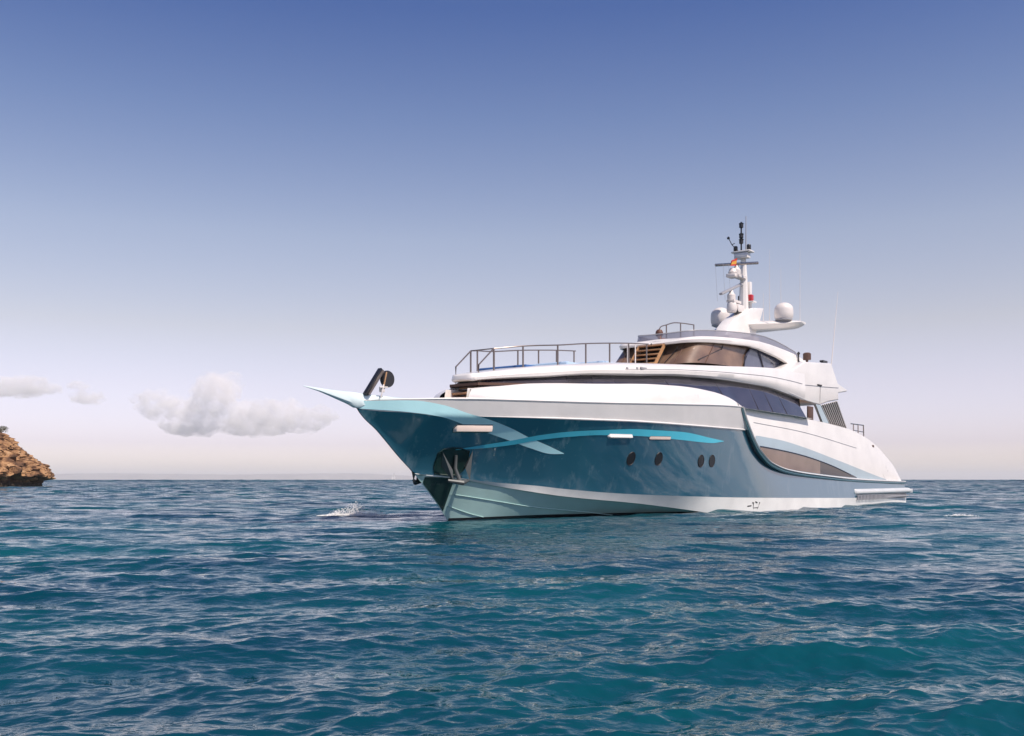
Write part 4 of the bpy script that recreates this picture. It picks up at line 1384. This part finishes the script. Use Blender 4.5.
# ------------------------------------------------------------------ rocky headland with shrubs
def headland():
    # half-width profile: height above water -> reach towards the open sea (world x of the skyline)
    prof = pch([(-1.5, 15.5), (.3, 15.3), (1.0, 15.5), (1.4, 16.5), (1.75, 16.7), (2.4, 16.4), (3.05, 16.0), (3.9, 14.6), (5.4, 13.0), (7.4, 11.2), (8.4, 9.7), (9.1, 6.2)])
    ax, ay = -88.0, 151.4
    mb = MB()
    rows = []
    n = 240
    for i, z in enumerate(span(-1.5, 9.1, 120)):
        r0 = prof(z) - .3
        ring = []
        for k in range(n + 1):
            a = 2 * math.pi * (k % n) / n
            dx, dy = math.cos(a), math.sin(a)
            p = Vector((dx * 6, dy * 6, z * .55))
            big = noise.fractal(p * .35, 1.0, 2.0, 3) * .6
            dist = noise.voronoi(Vector((dx * 13, dy * 13, z * .9)))[0]
            blk = (dist[1] - dist[0]) * 1.6 - .6
            pit = noise.fractal(Vector((dx * 26, dy * 26, z * 1.6)), .8, 2.1, 5) * .75
            pit2 = min(0, noise.noise(Vector((dx * 17, dy * 17, z * 1.0))) + .16) * 5.0
            fade = min(1, max(0, (z - .1) / 1.3))
            rad = r0 + (big + blk + pit + pit2) * fade
            zz = z + (.35 * noise.noise(Vector((dx * 20, dy * 20, z))) if z > -1 else 0)
            ring.append((ax + dx * rad, ay + dy * rad * 1.0 - (2.5 if dy < 0 else 0) * 0, zz))
        rows.append(ring)
    mb.grid(rows)
    top = rows[-1]
    # crown of the headland
    cap = [top]
    for t in span(.15, 1, 14):
        cap.append([(lerp(x, ax, t), lerp(y, ay, t), z + 1.6 * math.sin(t * 1.5) * .5 + .3 * noise.noise((x * .3 * (1 - t), y * .3 * (1 - t), t * 4))) for x, y, z in top])
    mb.grid(cap)
    o = mb.build('rocky_headland', M['rock'], ship=False, sharp=55)
    tag(o, 'rugged orange brown rock rising from the sea at the left edge', 'rock')
headland()

def shrub(x, y, z, r, h, label, seed):
    rr = random.Random(seed)
    root = bpy.data.objects.new('shrub', None); col.objects.link(root)
    root.location = (x, y, z)
    tag(root, label, 'shrub', 'shrubs on top of the rock')
    st, lf = MB(), MB()
    for i in range(9):
        a = rr.uniform(0, 6.28); q = rr.uniform(.2, .8) * r
        st.tube([(0, 0, -.3), (q * .4 * math.cos(a), q * .4 * math.sin(a), h * .4), (q * math.cos(a), q * math.sin(a), h * rr.uniform(.6, .9))], [.06, .04, .015], 5)
    for i in range(900):
        a, e = rr.uniform(0, 6.28), rr.random()
        q = r * math.sqrt(rr.random()) * (.75 + .35 * noise.noise((3 * math.cos(a), 3 * math.sin(a), seed)))
        zz = h * (e ** .7) * math.sqrt(max(0, 1 - (q / (r * 1.15)) ** 2))
        c = Vector((q * math.cos(a), q * math.sin(a), zz))
        t = Vector((rr.gauss(0, 1), rr.gauss(0, 1), rr.gauss(.6, 1))).normalized()
        u = t.cross(Vector((rr.gauss(0, 1), rr.gauss(0, 1), rr.gauss(0, 1)))).normalized()
        L = rr.uniform(.09, .18)
        lf.add([c, c + t * L * .5 + u * L * .25, c + t * L, c + t * L * .5 - u * L * .25], [(0, 1, 2, 3)])
    st.build('stem', M['twig'], root, ship=False)
    lf.build('foliage', M['leaf'], root, ship=False)
shrub(-79.6, 155.0, 8.45, 1.35, 1.0, 'rounded green brown shrub on top of the rock nearest its seaward slope', 1)
shrub(-82.3, 154.5, 8.6, 1.5, .8, 'low green brown shrub on top of the rock at the left edge of the photo', 2)

# ------------------------------------------------------------------ far sailing boat
def sailboat():
    root = bpy.data.objects.new('sailing_boat', None); col.objects.link(root)
    D = 2300.0
    root.location = ((394 - 512) / 995.6 * D, D, 0)
    root.rotation_euler = (0, 0, R(8))
    tag(root, 'tiny hazy sailing boat on the horizon just left of the yacht bow', 'sailing boat')
    mb = MB()
    rows = []
    for s, w, zt_ in ((-7, .1, 1.6), (-5, 1.2, 1.4), (0, 2.0, 1.2), (5, 1.7, 1.2), (6.5, 1.3, 1.3)):
        rows.append([(s, -w, zt_), (s, -w * .7, .1), (s, 0, -.6), (s, w * .7, .1), (s, w, zt_), (s, 0, zt_ + .1), (s, -w, zt_)])
    mb.grid(rows); mb.build('boat_hull', M['white'], root, ship=False)
    mb = MB(); mb.tube([(-.5, 0, 1), (-.5, 0, 18.5)], [.12, .07], 6); mb.tube([(-.5, 0, 2.6), (5.6, 0, 2.7)], .08, 6); mb.build('boat_mast', M['grey'], root, ship=False)
    mb = MB(); mb.grid([[(lerp(-.4, lerp(5.6, -.3, u), v), .5 * math.sin(math.pi * v) * (1 - u), lerp(2.8, 18.2, u)) for v in span(0, 1, 6)] for u in span(0, 1, 8)]); mb.build('mainsail', M['sail'], root, ship=False)
    mb = MB(); mb.grid([[(lerp(lerp(-6.8, -.6, u), lerp(-.2, -.55, u), v), .6 * math.sin(math.pi * v) * (1 - u), lerp(1.9, 16.5, u)) for v in span(0, 1, 6)] for u in span(0, 1, 8)]); mb.build('jib', M['sail'], root, ship=False)
sailboat()
